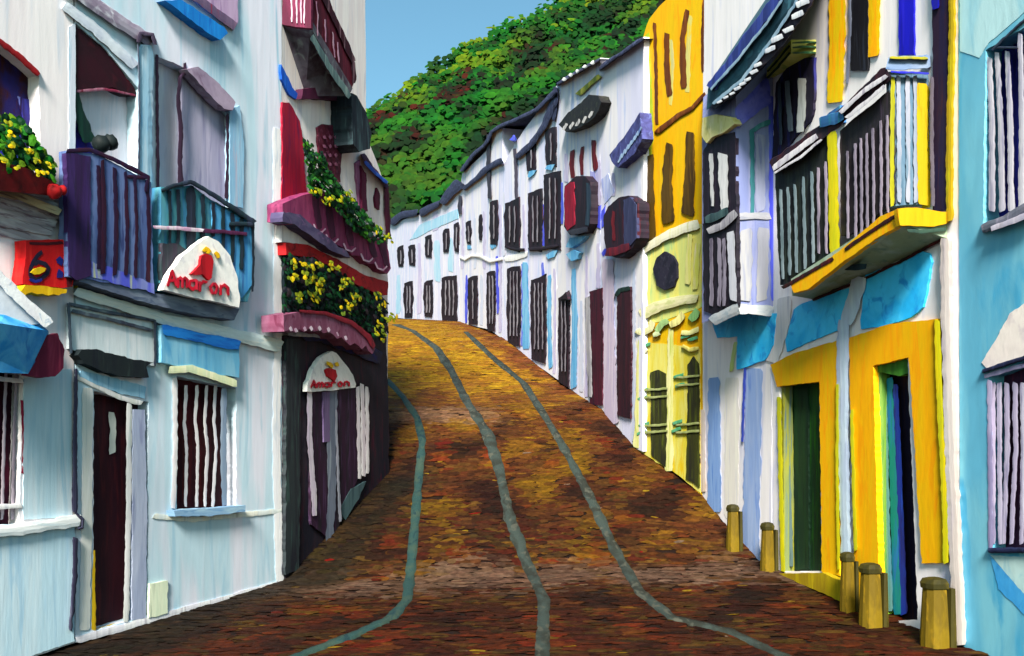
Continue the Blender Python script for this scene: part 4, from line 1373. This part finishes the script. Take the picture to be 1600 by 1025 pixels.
# bay
bs = .465
E1 = R1.end(1208)
b = MB()
o3 = [R1.at(1099, 492, 0.0), R1.at(1097, 505, bs), R1.at(1150, 484, bs), R1.at(1208, 490, 0)]
t3 = [R1.at(1099, 150, 0.0), R1.at(1097, 205, bs), R1.at(1150, 150, bs), R1.at(1208, 90, 0)]
b.hull(o3, t3)
bay = b.build('bay', paint((150, 162, 222), (172, 178, 226), (128, 140, 210), (7, 7, .6), k=.42), r2)
b = MB()
b.poly(R1, [(1098, 240), (1110, 214), (1148, 206), (1150, 338), (1128, 344), (1099, 352)], bs, .02)
w1 = b.build('window', paint((34, 26, 40), (24, 22, 34), (50, 40, 60)), bay)
b = MB()
b.stroke(R1, [(1129, 240), (1130, 280), (1132, 326)], [17, 14], bs + .02, .02)
b.stroke(R1, [(1111, 240), (1112, 280), (1113, 322)], [7, 5], bs + .02, .015)
b.build('shutter', paint((206, 204, 206), (224, 222, 224), (160, 160, 170)), bay)
b = MB()
b.poly(R1, [(1098, 350), (1150, 338), (1151, 478), (1126, 488), (1116, 492), (1100, 486)], bs, .025)
b.build('bay_panel', paint((30, 26, 36), (24, 22, 32), (46, 38, 54)), bay)
b = MB()
for x in (1111, 1124, 1131):
    b.stroke(R1, [(x, 372), (x + 1, 430), (x, 478)], 6, bs + .025, .012)
b.build('panel_bars', paint((126, 118, 136), (150, 142, 160), (96, 88, 106)), bay)
one('panel_post', paint((206, 206, 216), (190, 190, 206)), bay, 'stroke', R1, [(1141, 362), (1144, 420), (1146, 470)], 12, bs + .025, .02)
b = MB()
b.stroke(R1, [(1106, 362), (1128, 352), (1150, 332)], [11, 13], bs + .02, .05)
b.build('bay_rail', paint((150, 146, 156), (176, 172, 180), (108, 104, 116)), bay)
one('bay_rail', paint((52, 74, 80), (70, 96, 98)), bay, 'stroke', R1, [(1102, 344), (1120, 338), (1138, 328)], 12, bs + .02, .03)
b = MB()
b.stroke(R1, [(1112, 503), (1130, 493), (1154, 481)], [18, 18], bs - .02, .07)
b.stroke(E1, [(1150, 482), (1180, 484), (1209, 486)], 16, .0, .05)
b.build('bay_sill', paint((208, 216, 226), (220, 224, 230), (184, 200, 214), (3, 3, 9), k=.45), bay)
b = MB()
b.stroke(E1, [(1150, 338), (1180, 337), (1204, 338)], 11, .0, .03)
b.build('bay_band', paint((196, 198, 212), (206, 206, 218), (176, 180, 200), (3, 3, 9), k=.38), bay)
b = MB()
b.stroke(E1, [(1176, 340), (1176, 270), (1175, 205), (1188, 196), (1204, 190)], [6, 8], .0, .02)
b.build('bay_frame', paint((50, 110, 120), (40, 96, 106), (74, 130, 140)), bay)
b = MB()
b.stroke(E1, [(1166, 358), (1166, 420), (1164, 470)], 20, .0, .015)
b.stroke(E1, [(1193, 356), (1192, 420), (1190, 470)], 19, .0, .015)
b.build('bay_board', paint((198, 200, 218), (212, 212, 216), (180, 186, 212), (7, 7, .7), k=.36), bay)
b = MB()
b.stroke(E1, [(1188, 210), (1188, 280), (1188, 330)], 16, .0, .015)
b.build('bay_board', paint((170, 176, 222), (184, 190, 226), (150, 158, 214), (7, 7, .7), k=.4), bay)
one('bay_edge', paint((54, 60, 180), (70, 80, 190), (84, 100, 190)), bay, 'stroke', E1, [(1205, 150), (1206, 300), (1209, 470)], 9, .0, .02)
one('bay_head', paint((90, 96, 206), (110, 116, 214), (70, 76, 180), (4, 4, 4)), bay, 'poly', E1, [(1152, 166), (1200, 118), (1206, 160), (1152, 200)], .0, .02)
one('bay_hood', paint((214, 206, 136), (222, 212, 160), (196, 186, 110), (5, 5, 3)), bay, 'poly', R1, [(1096, 212), (1098, 184), (1120, 178), (1142, 184), (1148, 194), (1130, 206), (1112, 214), (1104, 224)], bs, .06, 1.2)
b = MB()
b.poly(R1, [(1113, 505), (1150, 488), (1212, 490), (1208, 540), (1196, 562), (1166, 574), (1150, 578), (1152, 526), (1120, 528)], .0, .05)
b.build('blue_patch', SKYB, r2)  # shadow below the bay, painted on the wall in bright blue
one('blue_patch_edge', paint((206, 216, 120), (180, 206, 140)), r2, 'stroke', R1, [(1150, 534), (1146, 556), (1142, 580)], 7, .0, .05)
# slate eave with white tile ends, stands out from the wall
b = MB()
b.hull([R1.at(1108, 166, .0), R1.at(1104, 172, .62), R1.at(1150, 142, .62), R1.at(1200, 84, .62), R1.at(1246, 24, .62), R1.at(1300, -70, .62), R1.at(1300, -60, .0)],
       [R1.at(1108, 130, .0), R1.at(1106, 140, .62), R1.at(1140, 96, .62), R1.at(1190, 34, .62), R1.at(1212, 0, .62), R1.at(1256, -80, .62), R1.at(1256, -90, .0)])
ev = b.build('eave', paint((44, 84, 100), (36, 66, 82), (60, 104, 120), (3, 3, 3)), r2)
b = MB()
b.stroke(R1, [(1110, 138), (1140, 100), (1186, 36), (1216, -6), (1240, -50)], 16, .62, .04)
b.build('eave_edge', paint((50, 64, 140), (40, 50, 110), (70, 84, 160)), ev)
b = MB()
b.stroke(R1, [(1110, 140), (1150, 96), (1196, 38), (1222, 0)], 4, .66, .02)
b.stroke(R1, [(1114, 162), (1160, 124), (1206, 62), (1240, 10), (1256, -30)], 5, .64, .02)
b.build('eave_line', paint((150, 176, 196), (120, 150, 176)), ev)
b = MB()
b.stroke(R1, [(1112, 168), (1156, 134), (1206, 76), (1246, 20), (1270, -30)], [10, 30], .60, .05)
te = b.build('tile_row', paint((40, 34, 48), (30, 28, 40), (56, 50, 62)), ev)
for x, y, l in ((1124, 159, 4), (1134, 152, 4), (1144, 146, 4), (1152, 138, 5), (1160, 131, 5), (1168, 124, 5), (1178, 112, 6), (1184, 101, 6), (1203, 77, 8), (1214, 60, 9), (1232, 46, 8), (1246, 23, 9), (1254, 4, 10)):
    one('tile_end', paint((214, 214, 222), (228, 228, 232), (180, 186, 204)), te, 'stroke', R1, [(x - l, y + l * .45), (x, y), (x + l, y - l * .45)], l * .95, .65, .025, .4, 2)

# ---------------- tall yellow house
r3 = thing('yellow_house', R2.at(1050, 740), 'tall narrow yellow house with brown slit windows and a dark round plaque', 'house')
wall(R2, [(1014, 30), (1030, 10), (1060, -20), (1098, -140), (1125, -140), (1120, 140), (1102, 190), (1098, 300), (1097, 776), (1060, 740), (1030, 722), (992, 700), (998, 400), (1004, 300), (1008, 180), (1004, 60)], [],
     paint((240, 182, 6), (230, 186, 8), (240, 168, 4), (5, 5, .8), k=.52), r3, back=3.0, off=.012)
one('green_edge', paint((196, 196, 30), (160, 180, 30), (214, 206, 30), (8, 8, 1), k=.58), r3, 'poly', R2, [(1003, 60), (1014, 50), (1022, 200), (1016, 300), (1014, 392), (996, 404), (1000, 320), (1006, 190)], 0, .02)
b = MB()
b.stroke(R2, [(1005, 62), (1007, 120), (1006, 170), (1000, 210)], 8, .02, .03)
b.build('moss_strip', paint((130, 156, 30), (104, 140, 30), (160, 176, 40), k=.58), r3)
b = MB()
for pts, w_ in (([(1023, 36), (1025, 110), (1026, 194)], 6), ([(1042, 52), (1042, 100), (1046, 150)], [9, 10]), ([(1074, 15), (1066, 60), (1068, 138)], [8, 11]), ([(1102, -10), (1098, 50), (1098, 112)], [8, 4])):
    one('slit_window', BRN, r3, 'stroke', R2, pts, w_, 0, .05)
b = MB()
b.stroke(R2, [(1025, 207), (1060, 180), (1082, 168), (1102, 146)], [8, 6], 0, .06)
b.build('string_course', BRN, r3)
for pts, w_ in (([(1048, 62), (1050, 100), (1048, 164)], 6), ([(1078, 24), (1075, 80), (1074, 144)], 8), ([(1103, 0), (1102, 60), (1101, 126)], 5)):
    one('window_trim', paint((206, 196, 110), (196, 190, 130), (220, 190, 60), k=.58), r3, 'stroke', R2, pts, w_, 0, .025)
for pts, w_ in (([(1016, 242), (1015, 310), (1017, 374)], [12, 18]), ([(1046, 224), (1042, 290), (1044, 348)], [12, 22]), ([(1078, 206), (1078, 270), (1074, 336)], [13, 21])):
    one('window', paint((84, 62, 18), (66, 46, 18), (104, 76, 20), (9, 9, 1), k=.58), r3, 'stroke', R2, pts, w_, 0, .06)
for pts, w_ in (([(1028, 234), (1028, 290), (1028, 346)], 8), ([(1058, 216), (1056, 290), (1060, 340)], 9), ([(1086, 192), (1086, 260), (1088, 330)], 9)):
    one('window_trim', paint((178, 200, 150), (196, 206, 160), (160, 190, 120), k=.58), r3, 'stroke', R2, pts, w_, 0, .03)
one('lower_wall', paint((200, 206, 122), (220, 212, 110), (172, 200, 128), (5, 5, .8), k=.6), r3, 'poly', R2, [(996, 402), (1030, 376), (1070, 352), (1096, 350), (1096, 480), (1040, 500), (996, 510)], 0, .03)
b = MB()
b.stroke(R2, [(1000, 394), (1030, 374), (1066, 357), (1092, 350)], [11, 16], .03, .06)
b.build('string_course', paint((222, 218, 190), (230, 228, 206), (206, 206, 160), k=.58), r3)
b = MB()
b.poly(R2, [(1020, 420), (1026, 402), (1038, 393), (1050, 399), (1056, 412), (1057, 434), (1052, 448), (1038, 453), (1026, 446)], .03, .05, 1)
b.build('round_plaque', paint((40, 38, 54), (30, 30, 44), (56, 56, 70), (6, 6, 6), k=.58), r3)
for pts in ([(1078, 366), (1076, 400), (1074, 444)], [(1090, 380), (1088, 420), (1086, 452)]):
    one('wall_trim', paint((222, 216, 140), (206, 206, 90), (230, 216, 170), k=.58), r3, 'stroke', R2, pts, 9, .03, .03)
b = MB()
b.stroke(R2, [(1000, 492), (1030, 478), (1060, 470), (1090, 466)], [18, 14], .02, .08)
b.build('cornice', paint((214, 210, 160), (226, 220, 178), (196, 200, 140), (3, 3, 9), k=.58), r3)
for pts, w_, c in (([(994, 516), (1004, 520), (1016, 514), (1020, 502)], 11, (226, 222, 170)), ([(1046, 508), (1058, 502), (1068, 490)], 11, (224, 216, 140)), ([(1064, 520), (1078, 520), (1092, 514)], 8, (226, 222, 150)),
                   ([(1026, 518), (1034, 506), (1044, 500)], 10, (150, 184, 120)), ([(1078, 500), (1086, 492), (1090, 484)], 12, (130, 180, 110)), ([(1020, 524), (1030, 520)], 8, (206, 220, 170)),
                   ([(1066, 540), (1078, 546), (1092, 544)], 6, (222, 210, 110)), ([(1003, 552), (1010, 546)], 6, (228, 226, 200))):
    one('scroll_carving', paint(c, k=.58), r3, 'stroke', R2, pts, w_, .03, .06)
b = MB()
b.poly(R2, [(994, 532), (1094, 545), (1094, 770), (1060, 742), (1030, 724), (994, 702)], 0, .02)
b.build('shop_wall', paint((212, 196, 60), (218, 210, 110), (216, 184, 30), (5, 5, .8), k=.58), r3)
for pts, w_ in (([(1002, 530), (1000, 620), (996, 700)], [12, 15]), ([(1048, 515), (1047, 620), (1045, 736)], [9, 14])):
    one('pilaster', paint((214, 212, 130), (226, 222, 160), (186, 194, 90), (6, 6, .8), k=.6), r3, 'stroke', R2, pts, w_, .02, .05)
for pl_ in ([(1016, 582), (1028, 578), (1040, 584), (1042, 640), (1040, 730), (1017, 712)], [(1074, 570), (1083, 557), (1091, 568), (1092, 762), (1072, 748), (1074, 640)]):
    b = MB()
    b.poly(R2, pl_, .02, .03)
    dd = b.build('shop_door', paint((54, 56, 22), (40, 40, 28), (76, 84, 24), (9, 9, .8), k=.58), r3)
    x0 = min(p[0] for p in pl_)
    x1 = max(p[0] for p in pl_)
    for y in ((608, 620, 664, 674) if x0 < 1050 else (588, 600, 662, 674)):
        one('door_bar', paint((150, 160, 96), (170, 176, 120), k=.58), dd, 'stroke', R2, [(x0 - 16, y + 2), ((x0 + x1) / 2, y), (x1 + 1, y - 1)], 3.6, .05, .03)
for x, y in ((1006, 610), (1004, 622), (1006, 664), (1002, 676), (1060, 588), (1062, 602), (1058, 660), (1056, 672), (1008, 540), (1070, 526), (1082, 530)):
    one('green_mark', paint((80, 160, 110), (96, 170, 130), k=.58), r3, 'stroke', R2, [(x - 7, y + 2), (x + 8, y - 3)], 5, .04, .03)

# ---------------- white houses climbing the hill
WINK = paint((36, 28, 38), (26, 24, 32), (58, 30, 44), (9, 9, .8))
GREY = paint((128, 120, 132), (156, 150, 160), (100, 92, 104), (9, 9, .8))
LBLU = paint((96, 168, 216), (130, 188, 224), (76, 146, 204), (6, 6, 1))
UBLU = paint((66, 74, 214), (96, 104, 222), (120, 130, 220), (6, 6, .8))


def shut(parent, pl, x0, x1, yt, yb, kind='shutter', bars=2, mat=None, sl=0.0, th=.05, jag=1.0):
    """dark leaf shutter with a few pale slats"""
    b = MB()
    b.poly(pl, [(x0, yt + 4), (x0 + (x1 - x0) * .35, yt + 1), (x1 - 1, yt - sl), (x1, (yt + yb) / 2), (x1 - 1, yb + sl), (x0 + 1, yb - 1), (x0 - .5, (yt + yb) / 2)], 0, th, jag, 4)
    o = b.build(kind, mat or WINK, parent)
    if bars:
        b = MB()
        for k in range(bars):
            x = x0 + (x1 - x0) * (k + 1.0) / (bars + 1)
            b.stroke(pl, [(x, yt + 8), (x + .5, (yt + yb) / 2), (x, yb - (yb - yt) * .13)], 2.0, th, .02, .8)
        b.build('slats', GREY, o)
    return o


def roof(parent, pl, pts, wd_, mat=None, out=.12, name='roof'):
    b = MB()
    b.stroke(pl, pts, wd_, 0.0, out + .08)
    # slope running back over the house from the eave line
    q = dens(pts, 14, False)
    top = [pl.at(x, y, 0.05) for x, y in q]
    bk = [p - pl.n3 * 3.5 + Vector((0, 0, .25)) for p in top]
    n = len(q)
    b.add(top + bk, [(i, i + 1, n + i + 1, n + i) for i in range(n - 1)])
    return b.build(name, mat or SLATE, parent)


# last white house before the yellow one
f1 = thing('white_house', HF_.at(970, 680), 'white house beside the yellow one with a bulging dark bay window and blue slate hood', 'house')
wall(HF_, [(938, 104), (1006, 58), (1004, 705), (992, 700), (965, 676), (938, 640)], [], WALLF, f1, back=3)
roof(f1, HF_, [(936, 108), (970, 84), (1005, 60)], 7)
b = MB()
b.poly(HF_, [(952, 242), (976, 212), (1000, 176), (1003, 216), (990, 240), (966, 262), (958, 256)], 0, .15)
hd = b.build('slate_hood', paint((70, 72, 130), (56, 56, 104), (90, 100, 160), (5, 5, 5)), f1)
b = MB()
for k in range(7):
    b.stroke(HF_, [(966 + k * 5, 254 - k * 7), (972 + k * 5, 240 - k * 7)], 3, .15, .03, .6, 3)
b.build('hood_tiles', paint((150, 176, 210), (96, 120, 180), (180, 196, 220)), hd)
b = MB()
b.poly(HF_, [(943, 338), (950, 322), (966, 309), (982, 306), (995, 318), (996, 372), (988, 388), (968, 404), (948, 398), (944, 372)], .0, .16)
by = b.build('bay_window', paint((38, 26, 40), (30, 24, 36), (64, 22, 34), (6, 6, 1)), f1)
one('bay_side', paint((54, 56, 90), (44, 46, 76), (66, 70, 104)), by, 'poly', HF_, [(974, 312), (984, 308), (994, 320), (995, 372), (984, 384), (974, 384)], .16, .02)
one('bay_base', paint((110, 24, 40), (80, 24, 40), (50, 24, 40)), by, 'stroke', HF_, [(946, 394), (964, 392), (984, 384)], 13, .165, .04)
one('bay_stripe', paint((120, 24, 34), (90, 22, 34)), by, 'stroke', HF_, [(959, 330), (958, 350), (960, 376)], 5, .16, .015)
one('pilaster', paint((192, 176, 200), (206, 192, 210), (172, 160, 196), (7, 7, .6)), f1, 'stroke', HF_, [(950, 405), (950, 500), (952, 600), (956, 664)], [18, 24], 0, .04)
shut(f1, HF_, 964, 986, 452, 650, 'door', 0, paint((54, 22, 34), (40, 22, 32), (66, 26, 38)), 4)
b = MB()
b.stroke(HF_, [(962, 462), (968, 454), (984, 450)], 7, .03, .04)
b.build('door_head', paint((34, 60, 54), (26, 44, 44)), f1)
one('blue_wash', paint((170, 180, 224), (196, 200, 228), (130, 140, 220), (9, 9, .6)), f1, 'poly', HF_, [(940, 280), (950, 270), (960, 300), (944, 320)], 0, .015)
one('blue_wash', UBLU, f1, 'poly', HF_, [(939, 330), (945, 320), (944, 352), (939, 356)], 0, .015)
one('blue_wash', UBLU, f1, 'stroke', HF_, [(941, 398), (948, 390)], 8, 0, .02)

# house with the red-panelled bay and the dark tiled hood
f2 = thing('white_house', HE_.at(905, 610), 'white house with three red slits above a red and black bay window', 'house')
wall(HE_, [(870, 132), (905, 110), (938, 90), (938, 640), (905, 618), (870, 592)], [], WALLF, f2, back=3)
roof(f2, HE_, [(870, 132), (900, 114), (938, 92)], 6)
b = MB()
for k, (x, y) in enumerate(((880, 126), (890, 119), (900, 113), (912, 106), (924, 100))):
    b.stroke(HE_, [(x, y), (x + 4, y - 4)], 6, .15, .08, .5, 2)
b.build('ridge_tiles', WHT, f2)
one('moss_line', paint((150, 150, 44), (124, 130, 44), (170, 166, 70)), f2, 'stroke', HE_, [(902, 148), (920, 132), (938, 118)], 8, 0, .06)
b = MB()
b.poly(HE_, [(872, 194), (884, 180), (908, 160), (920, 148), (936, 150), (940, 160), (930, 182), (908, 198), (884, 206)], .0, .18)
hd = b.build('tiled_hood', paint((40, 38, 40), (30, 30, 32), (58, 60, 48), (6, 6, 6)), f2)
b = MB()
for k, (x, y) in enumerate(((882, 202), (892, 200), (902, 196), (912, 191), (922, 183))):
    b.stroke(HE_, [(x - 2, y + 1), (x + 4, y - 9)], 4.5, .18, .03, .5, 2)
b.build('hood_tiles', paint((190, 186, 186), (214, 210, 210), (130, 128, 130)), hd)
for pts, w_ in (([(894, 235), (893, 256), (895, 278)], 7), ([(910, 229), (908, 250), (910, 273)], 6), ([(927, 219), (928, 240), (931, 266)], 8)):
    one('slit_window', paint((110, 24, 32), (86, 22, 30)), f2, 'stroke', HE_, pts, w_, 0, .05)
b = MB()
b.poly(HE_, [(882, 290), (890, 284), (900, 275), (914, 275), (922, 284), (922, 350), (914, 364), (890, 366), (882, 354)], .0, .16)
by = b.build('bay_window', paint((38, 26, 38), (30, 24, 34), (50, 30, 42)), f2)
one('bay_panel', paint((140, 18, 46), (116, 18, 42), (160, 24, 50)), by, 'poly', HE_, [(882, 291), (890, 284), (897, 284), (898, 350), (886, 360), (882, 350)], .16, .02)
one('bay_panel', paint((46, 60, 78), (34, 46, 64), (50, 84, 92)), by, 'stroke', HE_, [(919, 286), (920, 320), (917, 352)], 7, .16, .02)
one('bay_foot', paint((52, 54, 66), (40, 40, 54)), by, 'stroke', HE_, [(888, 364), (900, 362), (918, 358)], 9, .165, .04)
one('blue_bracket', LBLU, f2, 'poly', HE_, [(884, 386), (890, 372), (916, 368), (906, 380), (892, 388)], .02, .06)
one('blue_bracket', LBLU, f2, 'poly', HE_, [(884, 398), (896, 390), (906, 394), (902, 404), (892, 408)], .02, .06)
one('blue_wash', UBLU, f2, 'poly', HE_, [(922, 330), (938, 320), (938, 356), (926, 352)], 0, .015)
one('blue_wash', paint((150, 150, 214), (176, 172, 222), (120, 120, 214), (9, 9, .6)), f2, 'stroke', HE_, [(926, 268), (928, 300), (930, 330)], 9, 0, .015)
shut(f2, HE_, 865 + 7, 889, 462, 598, 'door', 2, None, 8)
b = MB()
b.poly(HE_, [(872, 466), (884, 456), (888, 468)], .03, .06, .6)
b.build('door_head', WINK, f2)
d = shut(f2, HE_, 921, 942, 452, 632, 'door', 0, paint((66, 20, 38), (44, 20, 34), (86, 22, 44)), 2)
one('door_side', paint((150, 148, 156), (180, 176, 182), (84, 84, 90)), d, 'stroke', HE_, [(918, 464), (920, 540), (922, 620)], 8, .0, .07)
one('blue_strip', LBLU, f2, 'stroke', HE_, [(896, 420), (898, 500), (896, 606)], [7, 11], 0, .03)

# house with the paired windows
f3 = thing('white_house', HD_.at(835, 570), 'white house with two stacked pairs of tall black shutters and blue brackets', 'house')
wall(HD_, [(785, 260), (806, 222), (836, 180), (870, 134), (870, 592), (835, 568), (785, 530)], [], WALLF, f3, back=3)
roof(f3, HD_, [(768, 206), (784, 196), (800, 190), (838, 172), (858, 152), (868, 142)], [6, 8])
b = MB()
b.stroke(HD_, [(806, 246), (830, 226), (850, 196), (868, 152)], [9, 12], .0, .14)
b.build('lower_roof_edge', SLATE, f3)
one('roof_post', SLATE, f3, 'stroke', HD_, [(868, 136), (867, 165), (864, 188)], 8, 0, .1)
one('roof_valley', UBLU, f3, 'stroke', HD_, [(799, 220), (806, 214)], 9, .0, .14)
one('drainpipe', paint((84, 76, 92), (66, 58, 74)), f3, 'stroke', HD_, [(804, 232), (806, 270), (807, 310)], 5, 0, .06)
for x0, x1, yt, yb in ((822, 837, 226, 268), (852, 869, 200, 259)):
    o = shut(f3, HD_, x0, x1, yt, yb, 'window', 1, None, 2)
one('blue_bracket', LBLU, f3, 'poly', HD_, [(824, 276), (826, 268), (838, 266), (834, 272), (828, 278)], 0, .05)
one('blue_bracket', LBLU, f3, 'poly', HD_, [(852, 264), (854, 258), (866, 257), (862, 266)], 0, .05)
shut(f3, HD_, 788, 812, 314, 388, 'shutter', 2, None, 6)
shut(f3, HD_, 825, 847, 298, 390, 'shutter', 2, None, 4)
shut(f3, HD_, 850, 876, 270, 388, 'shutter', 2, None, 4)
b = MB()
b.stroke(HD_, [(792, 386), (806, 390), (820, 390)], 5, 0, .09)
b.stroke(HD_, [(826, 390), (850, 388), (872, 384)], 6, 0, .09)
b.build('balcony_ledge', WINK, f3)
one('blue_strip', UBLU, f3, 'stroke', HD_, [(849, 320), (849, 350), (849, 384)], 5, 0, .03)
one('blue_bracket', LBLU, f3, 'poly', HD_, [(853, 398), (862, 392), (872, 390), (866, 402), (856, 406)], 0, .05)
shut(f3, HD_, 792, 813, 416, 541, 'door', 3)
shut(f3, HD_, 829, 853, 434, 562, 'door', 3, None, 6)
one('blue_strip', LBLU, f3, 'stroke', HD_, [(820, 410), (821, 470), (822, 545)], [9, 12], 0, .025)
one('blue_strip', LBLU, f3, 'stroke', HD_, [(858, 430), (858, 500), (860, 575)], 7, 0, .025)
one('string_course', paint((232, 230, 232), (238, 236, 236)), f3, 'stroke', HD_, [(788, 405), (806, 402), (824, 396)], 9, 0, .04)

# two narrower houses further up
f4 = thing('white_house', HB_.at(750, 515), 'narrow white house with a tiny slit window and a scalloped white band', 'house')
wall(HB_, [(718, 300), (722, 272), (760, 236), (768, 208), (785, 200), (785, 530), (765, 515), (718, 504)], [], WALLF, f4, back=3)
roof(f4, HB_, [(720, 268), (738, 244), (758, 226), (768, 206), (784, 196)], 6)
one('lower_roof_edge', SLATE, f4, 'stroke', HB_, [(724, 296), (745, 278), (762, 262), (785, 250)], [6, 10], 0, .14)
one('drainpipe', paint((64, 62, 74), (50, 48, 60)), f4, 'stroke', HB_, [(763, 210), (763, 260), (765, 310)], 6, 0, .08)
one('drainpipe', paint((70, 68, 84), (54, 52, 66)), f4, 'stroke', HB_, [(719, 306), (718, 322), (719, 334)], 6, 0, .08)
shut(f4, HB_, 728, 736, 345, 382, 'window', 1)
shut(f4, HB_, 748, 753, 334, 376, 'window', 0)
shut(f4, HB_, 765, 778, 312, 382, 'shutter', 1)
one('blue_bracket', LBLU, f4, 'stroke', HB_, [(730, 387), (736, 386)], 7, 0, .05)
one('blue_bracket', LBLU, f4, 'stroke', HB_, [(766, 385), (774, 382)], 9, 0, .05)
one('scalloped_band', WHT, f4, 'stroke', HB_, [(718, 402), (726, 405), (736, 400), (750, 400), (765, 408), (785, 404)], 4, 0, .06)
shut(f4, HB_, 731, 746, 430, 508, 'door', 1)
shut(f4, HB_, 760, 774, 423, 518, 'door', 2)
one('blue_strip', UBLU, f4, 'stroke', HB_, [(729, 430), (728, 470), (728, 504)], 4, 0, .03)
one('blue_strip', UBLU, f4, 'stroke', HB_, [(776, 400), (777, 450), (778, 490)], 4, 0, .03)

f5 = thing('white_house', HA_.at(660, 500), 'low lavender white house closing the top of the street with dark slate roof patches', 'house')
wall(HA_, [(605, 352), (640, 340), (660, 334), (700, 312), (718, 296), (718, 504), (660, 500), (605, 496)], [],
     paint((206, 204, 230), (222, 218, 232), (176, 196, 224), (3, 3, .5)), f5, back=5)
roof(f5, HA_, [(610, 350), (628, 336), (652, 332)], 11)
roof(f5, HA_, [(656, 334), (670, 326), (686, 318)], 11)
roof(f5, HA_, [(690, 318), (704, 300), (720, 284)], [12, 18])
for x0, x1, yt, yb in ((621, 631, 383, 417), (638, 649, 382, 415), (664, 675, 366, 403), (692, 702, 356, 395), (709, 717, 347, 394)):
    shut(f5, HA_, x0, x1, yt, yb, 'window', 1)
for x0, x1, yt, yb, n in ((631, 645, 439, 497, 2), (662, 676, 438, 496, 2), (690, 714, 430, 502, 3)):
    shut(f5, HA_, x0, x1, yt, yb, 'door', n)
one('blue_wash', paint((150, 196, 224), (170, 206, 228), (190, 206, 228), (3, 3, .6)), f5, 'poly', HA_, [(655, 352), (716, 326), (716, 342), (690, 352), (650, 372), (640, 376)], 0, .02)
one('blue_wash', paint((160, 202, 228), (180, 210, 230), (196, 208, 230), (3, 3, .6)), f5, 'stroke', HA_, [(682, 376), (683, 410), (684, 440)], 10, 0, .02)

for parent, pl, items in ((f1, HF_, ((946, 420, 640, 5, 0), (990, 420, 690, 6, 1), (958, 270, 306, 6, 0), (998, 250, 400, 6, 1))),
                          (f2, HE_, ((872, 220, 300, 5, 1), (908, 470, 612, 6, 1), (934, 250, 320, 9, 0), (934, 380, 450, 6, 0), (878, 285, 350, 4, 2), (916, 400, 620, 5, 0), (884, 240, 284, 6, 0))),
                          (f3, HD_, ((818, 320, 396, 4, 0), (848, 410, 566, 5, 2), (787, 300, 400, 4, 1), (816, 412, 540, 4, 2), (842, 300, 392, 3, 0), (866, 420, 584, 4, 0))),
                          (f4, HB_, ((742, 340, 420, 4, 1), (722, 320, 420, 4, 0), (756, 330, 420, 4, 0), (752, 430, 508, 5, 1), (781, 320, 520, 4, 0))),
                          (f5, HA_, ((622, 430, 490, 7, 3), (655, 380, 490, 6, 0), (704, 372, 424, 8, 3), (680, 330, 360, 9, 0)))):
    for x, ya, yb_, w_, kind_ in items:
        c_ = (((186, 178, 214), (204, 196, 222), (170, 166, 212)), ((206, 208, 226), (190, 200, 226), (216, 212, 226)), ((74, 90, 214), (110, 126, 220), (140, 150, 222)), ((160, 202, 226), (186, 210, 228), (140, 190, 222)))[kind_]
        one('brushed_strip', paint(*c_, st=(6, 6, .8)), parent, 'stroke', pl, [(x, ya), (x + 1, (ya + yb_) / 2), (x, yb_)], [w_ * .8, w_ * 1.2], 0, .012)

# ---------------- stone bollards along the right-hand doors
BST = paint((150, 122, 22), (128, 104, 24), (170, 134, 26), (8, 8, 2), k=.4)
BSG = paint((80, 72, 22), (62, 58, 24), (98, 86, 26), (8, 8, 2), k=.4)


def lathe_post(name, mat, parent, prof, ox=0.0):
    b = MB()
    vs, fs = [], []
    k = 10
    for z, rx, ry in prof:
        for i in range(k):
            a = 6.283 * (i + .5) / k
            c, s_ = math.cos(a), math.sin(a)
            q = 1.0 / max(abs(c), abs(s_)) ** .65
            vs.append(Vector((c * rx * q + ox + .012 * noise.noise(Vector((i, z * 9, 3))), s_ * ry * q, z)))
    n = len(prof)
    for j in range(n - 1):
        for i in range(k):
            fs.append((j * k + i, j * k + (i + 1) % k, (j + 1) * k + (i + 1) % k, (j + 1) * k + i))
    fs.append(tuple(reversed(range(k))))
    fs.append(tuple(range((n - 1) * k, n * k)))
    b.add(vs, fs)
    return b.build(name, mat, parent)


bl0 = bpy.data.objects.new('bollard', None)
C.objects.link(bl0)
lathe_post('post', BST, bl0, [(-.15, .085, .085), (.1, .085, .085), (.35, .078, .078), (.56, .07, .07)])
lathe_post('cap', BSG, bl0, [(.555, .082, .082), (.60, .088, .085), (.64, .07, .07), (.655, .03, .03)])
lathe_post('side_slab', BSG, bl0, [(-.15, .03, .075), (.2, .03, .072), (.553, .022, .064)], .10)
spots = [(1460, 1012, 1.3, 'wide ochre bollard against the pink corner strip right of the blue and black doorway'),
         (1360, 980, 1.2, 'ochre bollard with a green side at the left foot of the blue and black doorway'),
         (1324, 956, .85, 'slim ochre bollard below the pale pier between the two yellow door frames'),
         (1199, 893, 1.0, 'plain brown ochre bollard just left of the green door'),
         (1145, 860, 1.0, 'small olive bollard farthest up the street in front of the white house')]
for i, (px, py, sc_, lab) in enumerate(spots):
    if i == 0:
        o = bl0
        kids = []
    else:
        o = bl0.copy()
        C.objects.link(o)
        for ch in [c for c in bl0.children]:
            c2 = ch.copy()
            C.objects.link(c2)
            c2.parent = o
    o.location = on_ground(px, py)
    o.scale = (sc_ * .92, sc_ * .92, .88)
    o.rotation_euler = (0, 0, math.radians(8))
    tag(o, lab, 'bollard', 'ochre stone bollards by the right-hand doors')
